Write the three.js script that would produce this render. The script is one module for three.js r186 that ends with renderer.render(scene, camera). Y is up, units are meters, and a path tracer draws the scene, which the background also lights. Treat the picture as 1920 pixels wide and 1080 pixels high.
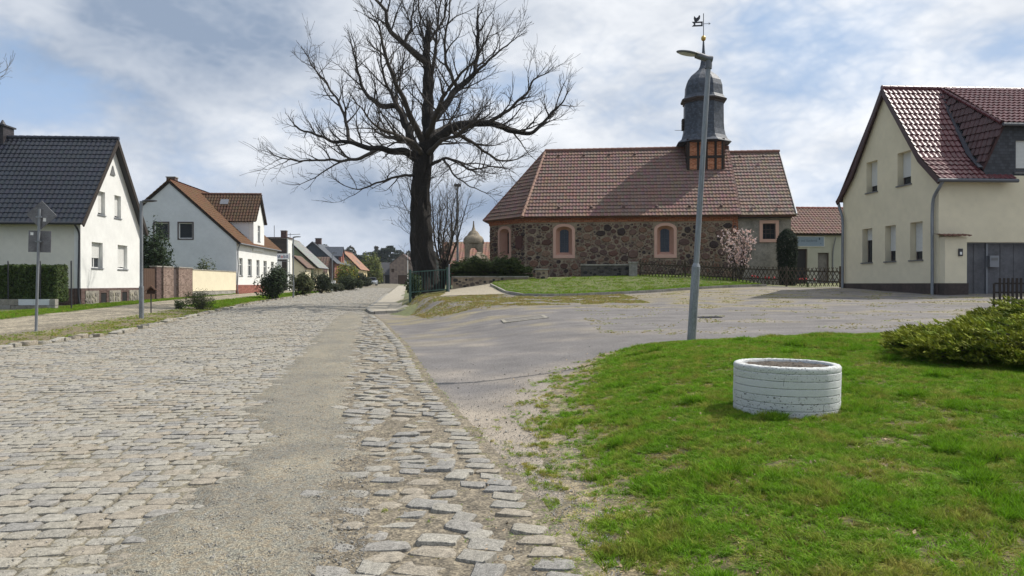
import * as THREE from 'three';
import { mergeGeometries } from 'three/addons/utils/BufferGeometryUtils.js';
import { createNoise2D, createNoise3D } from 'simplex-noise';

// ---------------------------------------------------------------- camera, sky, sun, exposure
const scene = new THREE.Scene();
const CAM = 1.6, F = 1450, HOR = 533;
const camera = new THREE.PerspectiveCamera(40.86, 16 / 9, 0.1, 3000);
camera.position.set(0, CAM, 0);
camera.lookAt(0, CAM - 0.483, -100);
const renderer = new THREE.WebGLRenderer({ antialias: true });
renderer.setSize(1024, 576);
renderer.toneMapping = THREE.LinearToneMapping;
renderer.toneMappingExposure = 1.06;
renderer.shadowMap.enabled = true;

const SUN = new THREE.Vector3(0.575, 0.772, -0.274).normalize();
const sun = new THREE.DirectionalLight(new THREE.Color(1.0, 0.95, 0.87), 4.4);
sun.name = 'sun';
sun.position.copy(SUN).multiplyScalar(200);
sun.castShadow = true;
sun.shadow.mapSize.set(4096, 4096);
Object.assign(sun.shadow.camera, { left: -70, right: 70, top: 70, bottom: -70, near: 1, far: 500 });
scene.add(sun, sun.target);

function rng(seed) {
  let a = seed >>> 0;
  return () => { a = (a + 0x6d2b79f5) | 0; let t = Math.imul(a ^ (a >>> 15), 1 | a); t = (t + Math.imul(t ^ (t >>> 7), 61 | t)) ^ t; return ((t ^ (t >>> 14)) >>> 0) / 4294967296; };
}
const clamp = (v, a = 0, b = 1) => Math.min(b, Math.max(a, v));
const mix = (a, b, t) => a + (b - a) * t;
const sstep = (a, b, v) => { const t = clamp((v - a) / (b - a)); return t * t * (3 - 2 * t); };
const n3 = createNoise3D(rng(11)), n2 = createNoise2D(rng(12));
const fbm2 = (x, y, o = 4) => { let s = 0, a = 0.5, f = 1; for (let i = 0; i < o; i++) { s += a * n2(x * f, y * f); a *= 0.5; f *= 2.03; } return s; };

function makeSky() {
  const W = 4096, Hh = 2048, data = new Float32Array(W * Hh * 4);
  const fb = (x, y, z, o, g = 0.5) => { let s = 0, a = 1, f = 1, t = 0; for (let i = 0; i < o; i++) { s += a * n3(x * f, y * f, z * f); t += a; a *= g; f *= 2.07; } return s / t; };
  for (let j = 0; j < Hh; j++) {
    const el = ((j + 0.5) / Hh - 0.5) * Math.PI, y = Math.sin(el), c = Math.cos(el);
    for (let i = 0; i < W; i++) {
      const o = (j * W + i) * 4;
      data[o + 3] = 1;
      if (y < -0.03) { data[o] = 0.20; data[o + 1] = 0.2; data[o + 2] = 0.19; continue; }
      const az = ((i + 0.5) / W - 0.5) * 2 * Math.PI, x = Math.cos(az) * c, z = Math.sin(az) * c;
      const yy = Math.max(y, 0), sd = x * SUN.x + y * SUN.y + z * SUN.z;
      // clear air: deeper blue overhead, pale near the horizon
      const hz = Math.pow(1 - yy, 5);
      let r = mix(0.26, 0.60, hz), g = mix(0.43, 0.70, hz), b = mix(0.70, 0.86, hz);
      const glow = Math.pow(clamp(sd), 6);
      r += 0.22 * glow; g += 0.2 * glow; b += 0.16 * glow;
      // cumulus deck seen from below: broad banks, billows on them, blue gaps between
      const k = 1.75 / (yy * 0.9 + 0.72), px = x * k + 0.35, pz = z * k - 0.2, py = y * 3.3 + 0.4;
      const q = 0.02 * fb(px * 3, py * 3, pz * 3, 2);
      const dens = (ax, ay, az, o) => {
        const base = n3(ax * 0.8 + 1.3, ay * 0.9, az * 0.8 + 4.1) * 0.66 + n3(ax * 1.9 + 7.7, ay * 1.9, az * 1.9) * 0.36;
        let s = 0, a = 0.30, f = 3.4; for (let e = 0; e < o; e++) { s += a * (e < 2 ? 0.8 * n3(ax * f, ay * f, az * f + e * 3.3) : 1.7 * Math.abs(n3(ax * f, ay * f, az * f + e * 3.3)) - 0.5); a *= 0.53; f *= 2.05; }
        return base + s * 0.7;
      };
      const d0 = dens(px + q, py + q, pz + q, 6), d1 = dens(px + q + 0.09 * SUN.x, py + q + 0.13, pz + q + 0.09 * SUN.z, 4);
      let cov = sstep(-0.85, -0.08, d0);
      const thick = sstep(-0.1, 0.75, d0);
      const lit = clamp(0.74 - 0.8 * thick + 0.75 * (d0 - d1) + 0.95 * (sd - 0.45));
      const cr = mix(0.29, 0.95, lit), cg = mix(0.365, 0.97, lit), cb = mix(0.49, 1.0, lit);
      cov = mix(cov, 0.55, 0.75 * Math.pow(1 - yy, 12));
      r = mix(r, cr, cov); g = mix(g, cg, cov); b = mix(b, cb, cov);
      data[o] = r; data[o + 1] = g; data[o + 2] = b;
    }
  }
  const t = new THREE.DataTexture(data, W, Hh, THREE.RGBAFormat, THREE.FloatType);
  t.mapping = THREE.EquirectangularReflectionMapping;
  t.magFilter = THREE.LinearFilter; t.needsUpdate = true;
  return t;
}
scene.background = makeSky();
scene.environment = scene.background;

scene.fog = new THREE.FogExp2(new THREE.Color(0.75, 0.82, 0.92), 0.00018);

// ---------------------------------------------------------------- helpers
const X = (px, d) => (px - 960) / F * d, Y = (py, d) => CAM + (HOR - py) / F * d;
const taken = {};
function numbered(n) { const k = taken[n] = (taken[n] ?? -1) + 1; return k ? n + '_' + String(k).padStart(3, '0') : n; }
const V3 = (x, y, z) => new THREE.Vector3(x, y, z);
function reg(o) { o.castShadow = o.receiveShadow = true; return o; }
function part(parent, name, geo, mat, extra) { const m = reg(new THREE.Mesh(geo, mat)); m.name = name; if (extra) Object.assign(m.userData, extra); parent.add(m); return m; }
function thing(name, label, category, x = 0, y = 0, d = 0, turn = 0, group) {
  const o = new THREE.Group(); o.name = numbered(name); o.position.set(x, y, -d); o.rotation.y = turn;
  o.userData = { label, category }; if (group) o.userData.group = group; scene.add(o); return o;
}
function solo(name, label, category, geo, mat, group) {
  const m = reg(new THREE.Mesh(geo, mat)); m.name = numbered(name); m.userData = { label, category }; if (group) m.userData.group = group; scene.add(m); return m;
}
function structure(name, label, category, geo, mat) { const m = solo(name, label, category, geo, mat); m.userData.kind = 'structure'; return m; }
// planar uv in metres by the way each face points
function uvm(g) {
  g = g.index ? g.toNonIndexed() : g;
  const p = g.attributes.position, uv = new Float32Array(p.count * 2), a = V3(), b = V3(), c = V3();
  for (let i = 0; i < p.count; i += 3) {
    a.fromBufferAttribute(p, i); b.fromBufferAttribute(p, i + 1); c.fromBufferAttribute(p, i + 2);
    const n = b.clone().sub(a).cross(c.clone().sub(a)), ax = Math.abs(n.x), ay = Math.abs(n.y), az = Math.abs(n.z);
    [a, b, c].forEach((q, k) => {
      const [u, v] = ax >= ay && ax >= az ? [q.z, q.y] : ay >= az ? [q.x, q.z] : [q.x, q.y];
      uv[(i + k) * 2] = u; uv[(i + k) * 2 + 1] = v;
    });
  }
  g.setAttribute('uv', new THREE.BufferAttribute(uv, 2));
  return g;
}
const merge = (gs) => { gs = gs.map((g) => { g = g.index ? g.toNonIndexed() : g; for (const k of Object.keys(g.attributes)) if (!['position', 'normal', 'uv', 'color'].includes(k)) g.deleteAttribute(k); return g; }); return gs.length === 1 ? gs[0] : mergeGeometries(gs); };
// box from min corner to max corner
function bx(x0, y0, z0, x1, y1, z1) { const g = new THREE.BoxGeometry(Math.abs(x1 - x0), Math.abs(y1 - y0), Math.abs(z1 - z0)); g.translate((x0 + x1) / 2, (y0 + y1) / 2, (z0 + z1) / 2); return uvm(g); }
function cyl(r0, r1, h, x, y, z, seg = 12) { const g = new THREE.CylinderGeometry(r1, r0, h, seg); g.translate(x, y + h / 2, z); return g.toNonIndexed(); }
function bar(a, b, r, seg = 6, r2 = r) { const d = b.clone().sub(a), l = d.length(), g = new THREE.CylinderGeometry(r2, r, l, seg); g.translate(0, l / 2, 0); g.applyQuaternion(new THREE.Quaternion().setFromUnitVectors(V3(0, 1, 0), d.normalize())); g.translate(a.x, a.y, a.z); return g.toNonIndexed(); }
function tube(pts, r, seg = 16, rad = 8) { return new THREE.TubeGeometry(new THREE.CatmullRomCurve3(pts), seg, r, rad).toNonIndexed(); }
function beam(a, b, w, h) { // square bar between two points
  const d = b.clone().sub(a), l = d.length(), g = new THREE.BoxGeometry(w, h, l); const o = new THREE.Object3D(); o.position.copy(a.clone().add(b).multiplyScalar(0.5)); o.lookAt(b); o.updateMatrix(); g.applyMatrix4(o.matrix); return uvm(g);
}
function flat(shapePts, holes, t) { // wall outline (a, b) -> slab from z = -t to 0
  const s = new THREE.Shape(shapePts.map((p) => new THREE.Vector2(...p)));
  for (const h of holes || []) s.holes.push(new THREE.Path(h.map((p) => new THREE.Vector2(...p))));
  const g = new THREE.ExtrudeGeometry(s, { depth: t, bevelEnabled: false }); g.translate(0, 0, -t); return uvm(g);
}
const rect = (a, b, w, h) => [[a, b], [a, b + h], [a + w, b + h], [a + w, b]];
// face matrices: front looks at +z, right at +x (a runs away from the camera), left at -x (a runs towards it)
const FRONT = (x = 0, y = 0, z = 0) => new THREE.Matrix4().makeTranslation(x, y, z);
const RIGHT = (x = 0, y = 0, z = 0) => new THREE.Matrix4().makeTranslation(x, y, z).multiply(new THREE.Matrix4().makeRotationY(Math.PI / 2));
const LEFT = (x = 0, y = 0, z = 0) => new THREE.Matrix4().makeTranslation(x, y, z).multiply(new THREE.Matrix4().makeRotationY(-Math.PI / 2));
const at = (g, m) => { g = g.clone(); g.applyMatrix4(m); return g; };

// ---------------------------------------------------------------- textures
function pn(per, seed) { // periodic value noise
  const r = rng(seed), t = new Float32Array(per * per); for (let i = 0; i < t.length; i++) t[i] = r();
  return (x, y) => { let xi = Math.floor(x), yi = Math.floor(y); const fx = x - xi, fy = y - yi, u = fx * fx * (3 - 2 * fx), v = fy * fy * (3 - 2 * fy); xi = ((xi % per) + per) % per; yi = ((yi % per) + per) % per; const x1 = (xi + 1) % per, y1 = (yi + 1) % per; return mix(mix(t[yi * per + xi], t[yi * per + x1], u), mix(t[y1 * per + xi], t[y1 * per + x1], u), v); };
}
function tex(size, metres, layers, shade, seed = 1) { // layers: [cells, weight]; shade(n, k) -> sRGB 0..255 or grey; returns {map, bump}
  const ns = layers.map(([c], i) => pn(c, seed * 31 + i)), tot = layers.reduce((s, l) => s + l[1], 0);
  const A = new Uint8Array(size * size * 4), B = new Uint8Array(size * size * 4), r = rng(seed + 77);
  for (let j = 0; j < size; j++) for (let i = 0; i < size; i++) {
    const v = layers.map(([c], k) => ns[k](i / size * c, j / size * c)); let h = 0; v.forEach((q, k) => (h += q * layers[k][1])); h /= tot;
    const [cr, cg, cb] = shade(h, v, r()); const o = (j * size + i) * 4;
    A[o] = clamp(cr, 0, 255); A[o + 1] = clamp(cg, 0, 255); A[o + 2] = clamp(cb, 0, 255); A[o + 3] = 255;
    B[o] = B[o + 1] = B[o + 2] = clamp(h * 255, 0, 255); B[o + 3] = 255;
  }
  const mk = (d, srgb) => { const t = new THREE.DataTexture(d, size, size); t.wrapS = t.wrapT = THREE.RepeatWrapping; t.magFilter = THREE.LinearFilter; t.repeat.set(1 / metres, 1 / metres); if (srgb) t.colorSpace = THREE.SRGBColorSpace; t.needsUpdate = true; return t; };
  return { map: mk(A, true), bump: mk(B, false) };
}
const g3 = (v) => [v, v, v];
const tAsphalt = tex(1024, 2.6, [[8, 1], [40, 1], [220, 2.2], [512, 2.6]], (h, v, q) => { const k = 206 + (v[3] - 0.5) * 95 + (v[2] - 0.5) * 60 + (v[0] - 0.5) * 20 + (q > 0.985 ? 30 : 0); return [k, k * 0.985, k * 0.96]; }, 3);
const tGravel = tex(1024, 1.7, [[10, 1], [60, 1.5], [180, 2.5], [420, 2.5]], (h, v, q) => { const k = 205 + (v[2] - 0.5) * 90 + (v[3] - 0.5) * 95 + (q > 0.98 ? 35 : 0), w = (v[1] - 0.5) * 16; return [k + w, k * 0.98, k * 0.92 - w]; }, 4);
const tSoil = tex(512, 1.5, [[6, 1], [30, 2], [120, 2], [256, 1.5]], (h, v) => { const k = 190 + (v[2] - 0.5) * 110 + (v[1] - 0.5) * 70; return [k, k * 0.98, k * 0.93]; }, 5);
const tStone = tex(512, 0.55, [[5, 1], [20, 1.4], [90, 2], [256, 2]], (h, v, q) => { const k = 208 + (v[2] - 0.5) * 60 + (v[3] - 0.5) * 75 + (v[1] - 0.5) * 40 - (q < 0.04 ? 50 : 0); return [k, k * 0.985, k * 0.96]; }, 6);
const tPlaster = tex(512, 2.2, [[3, 1], [12, 0.7], [90, 1], [256, 1.6]], (h, v) => g3(240 + (v[3] - 0.5) * 14 + (v[0] - 0.5) * 12 + (v[1] - 0.5) * 7), 7);
const tRough = tex(512, 1.6, [[4, 1], [16, 1], [64, 1.4], [200, 1.4]], (h, v) => { const k = 222 + (v[0] - 0.5) * 45 + (v[1] - 0.5) * 36 + (v[2] - 0.5) * 36 + (v[3] - 0.5) * 36; return [k, k * 0.985, k * 0.965]; }, 8);
const tBark = (() => { const t = tex(512, 1, [[14, 1], [40, 1.5], [128, 1]], (h, v) => { const k = 120 + h * 150; return [k, k * 0.96, k * 0.9]; }, 9); t.map.repeat.set(2.2, 0.55); t.bump.repeat.set(2.2, 0.55); return t; })();
const tWood = (() => { const t = tex(512, 1, [[60, 1.6], [160, 1]], (h) => { const k = 165 + h * 120; return [k, k * 0.97, k * 0.92]; }, 10); t.map.repeat.set(2.5, 0.35); t.bump.repeat.set(2.5, 0.35); return t; })();
function canvasTex(w, h, mw, mh, draw) {
  const c = document.createElement('canvas'); c.width = w; c.height = h; draw(c.getContext('2d'), w, h);
  const t = new THREE.CanvasTexture(c); t.wrapS = t.wrapT = THREE.RepeatWrapping; t.magFilter = THREE.LinearFilter; t.colorSpace = THREE.SRGBColorSpace; t.repeat.set(1 / mw, 1 / mh); return t;
}
const brickTex = (base, joint, vary, seed) => canvasTex(512, 512, 2, 1.04, (c, w, h) => { // courses far too small to pick apart (3 px and less)
  const r = rng(seed); c.fillStyle = joint; c.fillRect(0, 0, w, h);
  for (let j = 0; j < 13; j++) for (let i = -1; i < 9; i++) {
    const k = (r() - 0.5) * vary; c.fillStyle = `rgb(${base.map((q) => Math.round(clamp(q + k, 0, 255))).join(',')})`;
    c.fillRect((i + (j % 2) * 0.5) * 64 + 2, j * 39.4 + 2, 60, 35);
  }
});
const tBrickOrange = brickTex([188, 112, 70], 'rgb(190,176,155)', 50, 1), tBrickRed = brickTex([138, 70, 56], 'rgb(150,135,120)', 40, 2), tBrickDark = brickTex([92, 68, 62], 'rgb(112,102,95)', 34, 3), tBrickBrown = brickTex([128, 104, 92], 'rgb(158,148,136)', 60, 4);
const tSlate = canvasTex(512, 512, 1.6, 1.6, (c, w, h) => { const r = rng(5); for (let j = 0; j < 14; j++) for (let i = -1; i < 13; i++) { const k = 165 + r() * 70; c.fillStyle = `rgb(${k},${k},${k + 4})`; c.fillRect((i + (j % 2) * 0.5) * 42.7, j * 36.6, 41, 34); c.fillStyle = 'rgb(95,95,100)'; c.fillRect((i + (j % 2) * 0.5) * 42.7, j * 36.6 + 34, 42.7, 3); } });

const lin = (r, g, b) => new THREE.Color().setRGB(r, g, b);
function std(color, o = {}) { const { t, bump, ...rest } = o; const m = new THREE.MeshStandardMaterial({ color: Array.isArray(color) ? lin(...color) : color, roughness: 0.85, ...rest }); if (t) { m.map = t.map; m.bumpMap = t.bump; m.bumpScale = bump ?? 0.004; } return m; }
const leafMat = (color, o = {}) => new THREE.MeshPhysicalMaterial({ color: lin(...color), roughness: 0.9, specularIntensity: 0.4, transmission: 0.3, thickness: 0, vertexColors: true, side: THREE.DoubleSide, ...o });

const M = {
  white: std([0.84, 0.84, 0.81], { t: tPlaster, bump: 0.003 }),
  cream: std([0.83, 0.745, 0.545], { t: tPlaster, bump: 0.003 }),
  creamL: std([0.80, 0.77, 0.67], { t: tPlaster, bump: 0.003 }),
  greyRender: std([0.74, 0.76, 0.78], { t: tPlaster, bump: 0.006 }),
  oldRender: std([0.34, 0.32, 0.28], { t: tRough, bump: 0.012 }),
  pink: std([0.72, 0.45, 0.35], { t: tPlaster, bump: 0.003 }),
  mortar: std([0.40, 0.325, 0.24], { t: tRough, bump: 0.02 }),
  concrete: std([0.40, 0.39, 0.36], { t: tRough, bump: 0.006 }),
  frameW: std([0.75, 0.75, 0.73], { roughness: 0.45 }),
  frameD: std([0.07, 0.05, 0.045], { roughness: 0.6 }),
  sill: std([0.14, 0.14, 0.14], { roughness: 0.5 }),
  glass: new THREE.MeshPhysicalMaterial({ color: lin(0.03, 0.035, 0.04), roughness: 0.06, ior: 1.5 }),
  room: std([0.02, 0.02, 0.02]),
  shutter: std([0.68, 0.68, 0.65], { roughness: 0.6 }),
  zinc: std([0.22, 0.23, 0.25], { roughness: 0.5, metalness: 0.5 }),
  galv: std([0.30, 0.33, 0.37], { roughness: 0.5, metalness: 0.35, t: tRough, bump: 0.0006 }),
  darkMetal: std([0.03, 0.03, 0.035], { roughness: 0.5 }),
  wood: std([0.10, 0.055, 0.035], { t: tWood, bump: 0.003 }),
  woodDark: std([0.035, 0.026, 0.022], { t: tWood, bump: 0.003 }),
  woodGrey: std([0.10, 0.085, 0.06], { t: tWood, bump: 0.003 }),
  slate: std([0.085, 0.105, 0.135], { map: tSlate, bumpMap: tSlate, bumpScale: 0.008, roughness: 0.55 }),
  brickO: std([0.80, 0.80, 0.80], { map: tBrickOrange, bumpMap: tBrickOrange, bumpScale: 0.006 }),
  brickC: std([0.62, 0.58, 0.56], { map: tBrickOrange, bumpMap: tBrickOrange, bumpScale: 0.006 }),
  brickR: std([0.85, 0.85, 0.85], { map: tBrickRed, bumpMap: tBrickRed, bumpScale: 0.006 }),
  brickD: std([0.8, 0.8, 0.8], { map: tBrickDark, bumpMap: tBrickDark, bumpScale: 0.006 }),
  brickB: std([0.8, 0.8, 0.8], { map: tBrickBrown, bumpMap: tBrickBrown, bumpScale: 0.006 }),
  bark: std([0.04, 0.034, 0.03], { t: tBark, bump: 0.12 }),
  twig: std([0.05, 0.042, 0.036], { roughness: 0.95 }),
};

// ---------------------------------------------------------------- the lie of the land (x to the right, d away from the camera)
function pl(tab) { return (v) => { if (v <= tab[0][0]) return tab[0][1]; for (let i = 1; i < tab.length; i++) if (v <= tab[i][0]) { const [a, p] = tab[i - 1], [b, q] = tab[i]; return p + (q - p) * (v - a) / (b - a); } const [a, p] = tab[tab.length - 2], [b, q] = tab[tab.length - 1]; return q + (q - p) / (b - a) * (v - b); }; }
const roadR = pl([[0, 1.2], [4.28, 0.36], [6, 0], [8, -0.45], [12, -1.35], [18, -2.5], [28, -4.7], [38, -7.2], [64, -10.6], [148, -21.8], [260, -36.7]]);
const roadL = pl([[0, -11.6], [17.6, -11.6], [22, -11.3], [30, -12.8], [49.4, -16.3], [74, -18.9], [148, -28], [260, -42.9]]);
const lawnL = pl([[0, 0.15], [3, 0.22], [5.9, 0.4], [8.4, 0.32], [11.5, 0.7], [13, 1.15], [14.2, 1.75], [15.6, 4]]);
const lawnB = pl([[0, 13.4], [1.4, 14.3], [3, 14.9], [6, 15.4], [10, 15.6], [40, 15.6]]);
function H(x, d) {
  const road = 0.009 * Math.max(d - 4, -6) - (d > 260 ? 0.009 * (d - 260) : 0);
  const xr = roadR(d), xl = roadL(d);
  let h = road;
  if (x > xr) {
    const dd = Math.min(d, 36), right = 0.034 * (dd - 4) + 0.022 * Math.min(x, 30) + 0.01 * clamp(d - 36, 0, 60);
    const far = sstep(26, 34, d), walk = 1.45 * far;
    h = mix(road, right, sstep(walk, walk + mix(5, 1.5, far), x - xr));
    h += 0.72 * sstep(34.5, 44, d) * sstep(-6, 0.5, x) * (1 - sstep(9, 16, x));
    const inside = Math.min(x - lawnL(d), lawnB(x) - d);
    if (inside > 0) h += 0.21 * sstep(0, 1.7, inside);
  } else if (x < xl) h += 0.22 * sstep(0.2, 5.5, xl - x);
  else { const w = xr - xl, t = (x - xl) / w; h += 0.10 * 4 * t * (1 - t) * sstep(14, 40, d); }
  if (d > 260) h += 0.018 * (d - 260);
  return h + 0.012 * n2(x * 0.35, d * 0.35);
}
function sheet(ns, nt, fn, lift, colour) { // fn(s, t) -> [x, d]
  const pos = [], uv = [], col = [], idx = [];
  for (let j = 0; j <= nt; j++) for (let i = 0; i <= ns; i++) { const [x, d] = fn(i / ns, j / nt); pos.push(x, H(x, d) + (typeof lift === 'function' ? lift(x, d, i / ns, j / nt) : lift), -d); uv.push(x, d); if (colour) col.push(...colour(x, d)); if (i && j) { const q = j * (ns + 1) + i, p = q - ns - 1; idx.push(p - 1, p, q - 1, p, q, q - 1); } }
  const g = new THREE.BufferGeometry(); g.setAttribute('position', new THREE.Float32BufferAttribute(pos, 3)); g.setAttribute('uv', new THREE.Float32BufferAttribute(uv, 2));
  if (colour) g.setAttribute('color', new THREE.Float32BufferAttribute(col, 3)); g.setIndex(idx); g.computeVertexNormals(); return g;
}
function range(a, b, s) { const o = []; for (let v = a; v < b - 1e-6; v += s) o.push(v); o.push(b); return o; }
function gridGeo(ds, nx, xl, xr, lift, colour) {
  const pos = [], uv = [], col = [], idx = [];
  ds.forEach((d, j) => { const a = xl(d), b = xr(d); for (let i = 0; i <= nx; i++) { const x = mix(a, b, i / nx); pos.push(x, H(x, d) + (typeof lift === 'function' ? lift(x, d) : lift), -d); uv.push(x, d); if (colour) col.push(...colour(x, d)); } if (j) for (let i = 0; i < nx; i++) { const p = (j - 1) * (nx + 1) + i, q = p + nx + 1; idx.push(p, p + 1, q, p + 1, q + 1, q); } });
  const g = new THREE.BufferGeometry(); g.setAttribute('position', new THREE.Float32BufferAttribute(pos, 3)); g.setAttribute('uv', new THREE.Float32BufferAttribute(uv, 2));
  if (colour) g.setAttribute('color', new THREE.Float32BufferAttribute(col, 3)); g.setIndex(idx); g.computeVertexNormals(); return g;
}
const dummy = new THREE.Object3D();
// copies that nobody counts
function scatter(parent, name, geo, mat, list, extra) { // list: [x, y, z, rx, ry, rz, sx, sy, sz, r, g, b]
  const m = new THREE.InstancedMesh(geo, mat, list.length), c = new THREE.Color();
  list.forEach((p, i) => { dummy.position.set(p[0], p[1], p[2]); dummy.rotation.set(p[3], p[4], p[5]); dummy.scale.set(p[6], p[7], p[8]); dummy.updateMatrix(); m.setMatrixAt(i, dummy.matrix); if (p.length > 9) m.setColorAt(i, c.setRGB(p[9], p[10], p[11])); });
  m.name = parent === scene ? numbered(name) : name; reg(m); m.userData = { kind: 'stuff', ...extra }; parent.add(m); return m;
}
// ================================================================ THE GROUND
const inView = (x, d, m = 0) => Math.abs(x) < 0.665 * d + m;
{ // the land below and beyond
  const xs = [...range(-900, -120, 60), ...range(-110, -40, 10), ...range(-38, 38, 2), ...range(40, 110, 10), ...range(120, 900, 60)];
  const ds = [...range(-60, -5, 5), ...range(-4, 60, 2), ...range(65, 200, 5), ...range(220, 1000, 20)];
  const g = sheet(xs.length - 1, ds.length - 1, (s, t) => [xs[Math.round(s * (xs.length - 1))], ds[Math.round(t * (ds.length - 1))]], (x, d) => -0.09, (x, d) => { const k = fbm2(x * 0.02, d * 0.02, 4), m = fbm2(x * 0.3, d * 0.3, 3); return [0.22 + 0.1 * k + 0.06 * m, 0.25 + 0.05 * k + 0.05 * m, 0.10 + 0.04 * k]; });
  structure('ground', 'meadow and earth stretching out behind and around the village houses', 'ground', g, std([1, 1, 1], { vertexColors: true, map: tSoil.map }));
}
const gravL = pl([[2, -1.9], [4.24, -2.08], [6.3, -2.2], [8.7, -2.5], [9.0, -3.0], [10.2, -3.25], [13.9, -3.85], [19.8, -4.95], [30, -6.7], [34, -7.0]]);
const gravR = pl([[2, -0.9], [4.24, -1.1], [6.3, -1.45], [9.4, -2.15], [12.4, -2.75], [19.8, -4.15], [30, -5.9], [34, -6.9]]);
const wob = (f, k, a = 0.12) => (d) => f(d) + a * fbm2(d * 1.1 + k, k, 4) + a * 0.6 * n2(d * 4.3, k);

// --- stones: eight shapes of a rough granite sett, about 60 faces each, top at y = 0
function sett(seed, irregular = 0.1) {
  const r = rng(seed), ring = [], pos = [], idx = [], j = () => 1 - irregular * 1.2 * r();
  for (const [cx, cz] of [[1, 1], [-1, 1], [-1, -1], [1, -1]]) { // two points at each worn corner, one along each side
    const kx = j(), kz = j(), c = 0.10 + 0.22 * r(), A = [cx * kx, cz * (kz - c)], B = [cx * (kx - c * 0.8), cz * kz], first = cx * cz > 0;
    ring.push(...(first ? [A, B] : [B, A])); const n = [[0, 1], [-1, 0], [0, -1], [1, 0]][ring.length / 3 | 0], m = 1 - irregular * 0.8 * r(); ring.push([n[0] * m + (n[0] ? 0 : (r() - 0.5) * 0.5), n[1] * m + (n[1] ? 0 : (r() - 0.5) * 0.5)]);
  }
  const N = ring.length;
  const lv = [[1.0, -0.09], [1.0, -0.009], [0.93, -0.002], [0.5, 0.001]];
  for (const [k, y] of lv) for (const [a, b] of ring) pos.push(a * k, y + (k < 1 ? (r() - 0.5) * 0.009 : 0), b * k);
  pos.push(0, 0.003, 0);
  for (let l = 0; l < 3; l++) for (let i = 0; i < N; i++) { const p = l * N + i, q = l * N + (i + 1) % N; idx.push(p, p + N, q, q, p + N, q + N); }
  for (let i = 0; i < N; i++) idx.push(3 * N + i, 4 * N, 3 * N + (i + 1) % N);
  const g = new THREE.BufferGeometry(); g.setAttribute('position', new THREE.Float32BufferAttribute(pos, 3)); g.setIndex(idx); g.computeVertexNormals();
  const uv = []; for (let i = 0; i < pos.length; i += 3) uv.push(pos[i] * 0.1 + seed * 0.13, pos[i + 2] * 0.1 + seed * 0.07 + pos[i + 1]); g.setAttribute('uv', new THREE.Float32BufferAttribute(uv, 2)); return g;
}
const settGeo = range(1, 8, 1).map((s) => sett(s, 0.10)), roughGeo = range(21, 28, 1).map((s) => sett(s, 0.2));
const granite = [[0.415, 0.40, 0.36], [0.385, 0.375, 0.345], [0.435, 0.415, 0.36], [0.355, 0.35, 0.335], [0.42, 0.38, 0.315], [0.46, 0.445, 0.40], [0.375, 0.365, 0.345]];
const settMats = granite.map((c) => std(c, { t: tStone, bump: 0.004, roughness: 0.8 })), settWhite = std([1, 1, 1], { t: tStone, bump: 0.004, roughness: 0.8 });
// the stones that show largest are parts, the rest one mass
function laySetts(parent, name, stones, geos, most) {
  const order = stones.map((s, i) => [inView(s[0], s[1], 0.1) && s[1] > 3.9 ? s[1] : 1e3 + s[1], i]).sort((a, b) => a[0] - b[0]);
  const first = new Set(order.slice(0, most).filter((o) => o[0] < 1e3).map((o) => o[1])), rest = geos.map(() => []);
  stones.forEach((s, i) => {
    const [x, d, y, turn, sx, sz, tx, tz, tint, shape] = s;
    if (first.has(i)) { const m = part(parent, name, geos[shape], settMats[tint]); m.position.set(x, y, -d); m.rotation.set(tx, turn, tz); m.scale.set(sx, 1, sz); } else { const c = granite[tint]; rest[shape].push([x, y, -d, tx, turn, tz, sx, 1, sz, ...c]); }
  });
  rest.forEach((l, k) => l.length && scatter(parent, name + 's_beyond', geos[k], settWhite, l));
}
{ // --- the cobbled street
  const g = merge([sheet(44, 520, (s, t) => { const d = 0.5 + 109.5 * t * t * 0.7 + 109.5 * t * 0.3; return [mix(roadL(d) - 0.2, roadR(d) + 0.05, s), d]; }, 0), sheet(14, 60, (s, t) => { const d = 110 + 150 * t; return [mix(roadL(d), roadR(d), s), d]; }, 0)]);
  const road = structure('road', 'wide cobbled village street of grey and sandy granite setts', 'road', g, std([0.30, 0.275, 0.215], { t: tSoil, bump: 0.012 }));
  const r = rng(5), list = [];
  for (let v = 2.2, row = 0; v < 112; row++) {
    const near = v < 60 ? 1 : 1.35, w = (0.155 + 0.03 * r()) * near; v += w;
    const xr = roadR(v), xl = roadL(v), gL = wob(gravL, 3, 0.25)(v);
    for (let x = xl - 0.1 + r() * 0.15; x < xr;) {
      const l = (0.15 + 0.11 * r()) * near, xc = x + l / 2; x += l + 0.006;
      let d = v + 0.12 * (xc - (xl + xr) / 2) + 0.05 * n2(xc * 0.7, v * 0.5); const dx = 0.04 * n2(xc * 0.6 + 9, v * 0.6);
      if (d < 2 || xc > roadR(d) - 0.1) continue;
      if (d < 33 && xc > gL + 0.15) continue;
      if (!inView(xc, d, 4)) continue;
      const y = H(xc, d) + 0.010 + 0.009 * n2(xc * 0.9 + 40, d * 0.9) + 0.008 * (r() - 0.5);
      const patch = fbm2(xc * 0.18 + 5, d * 0.18, 3), t = r() < 0.12 + 0.3 * patch ? 4 : r() < 0.3 ? 2 : Math.floor(r() * 7);
      list.push([xc + dx, d, y, 0.12 + (r() - 0.5) * 0.12, l / 2 * 1.02, w / 2 * 1.02, (r() - 0.5) * 0.04, (r() - 0.5) * 0.04, t, Math.floor(r() * 8)]);
    }
  }
  laySetts(road, 'cobblestone', list, settGeo, 300);
}
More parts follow.
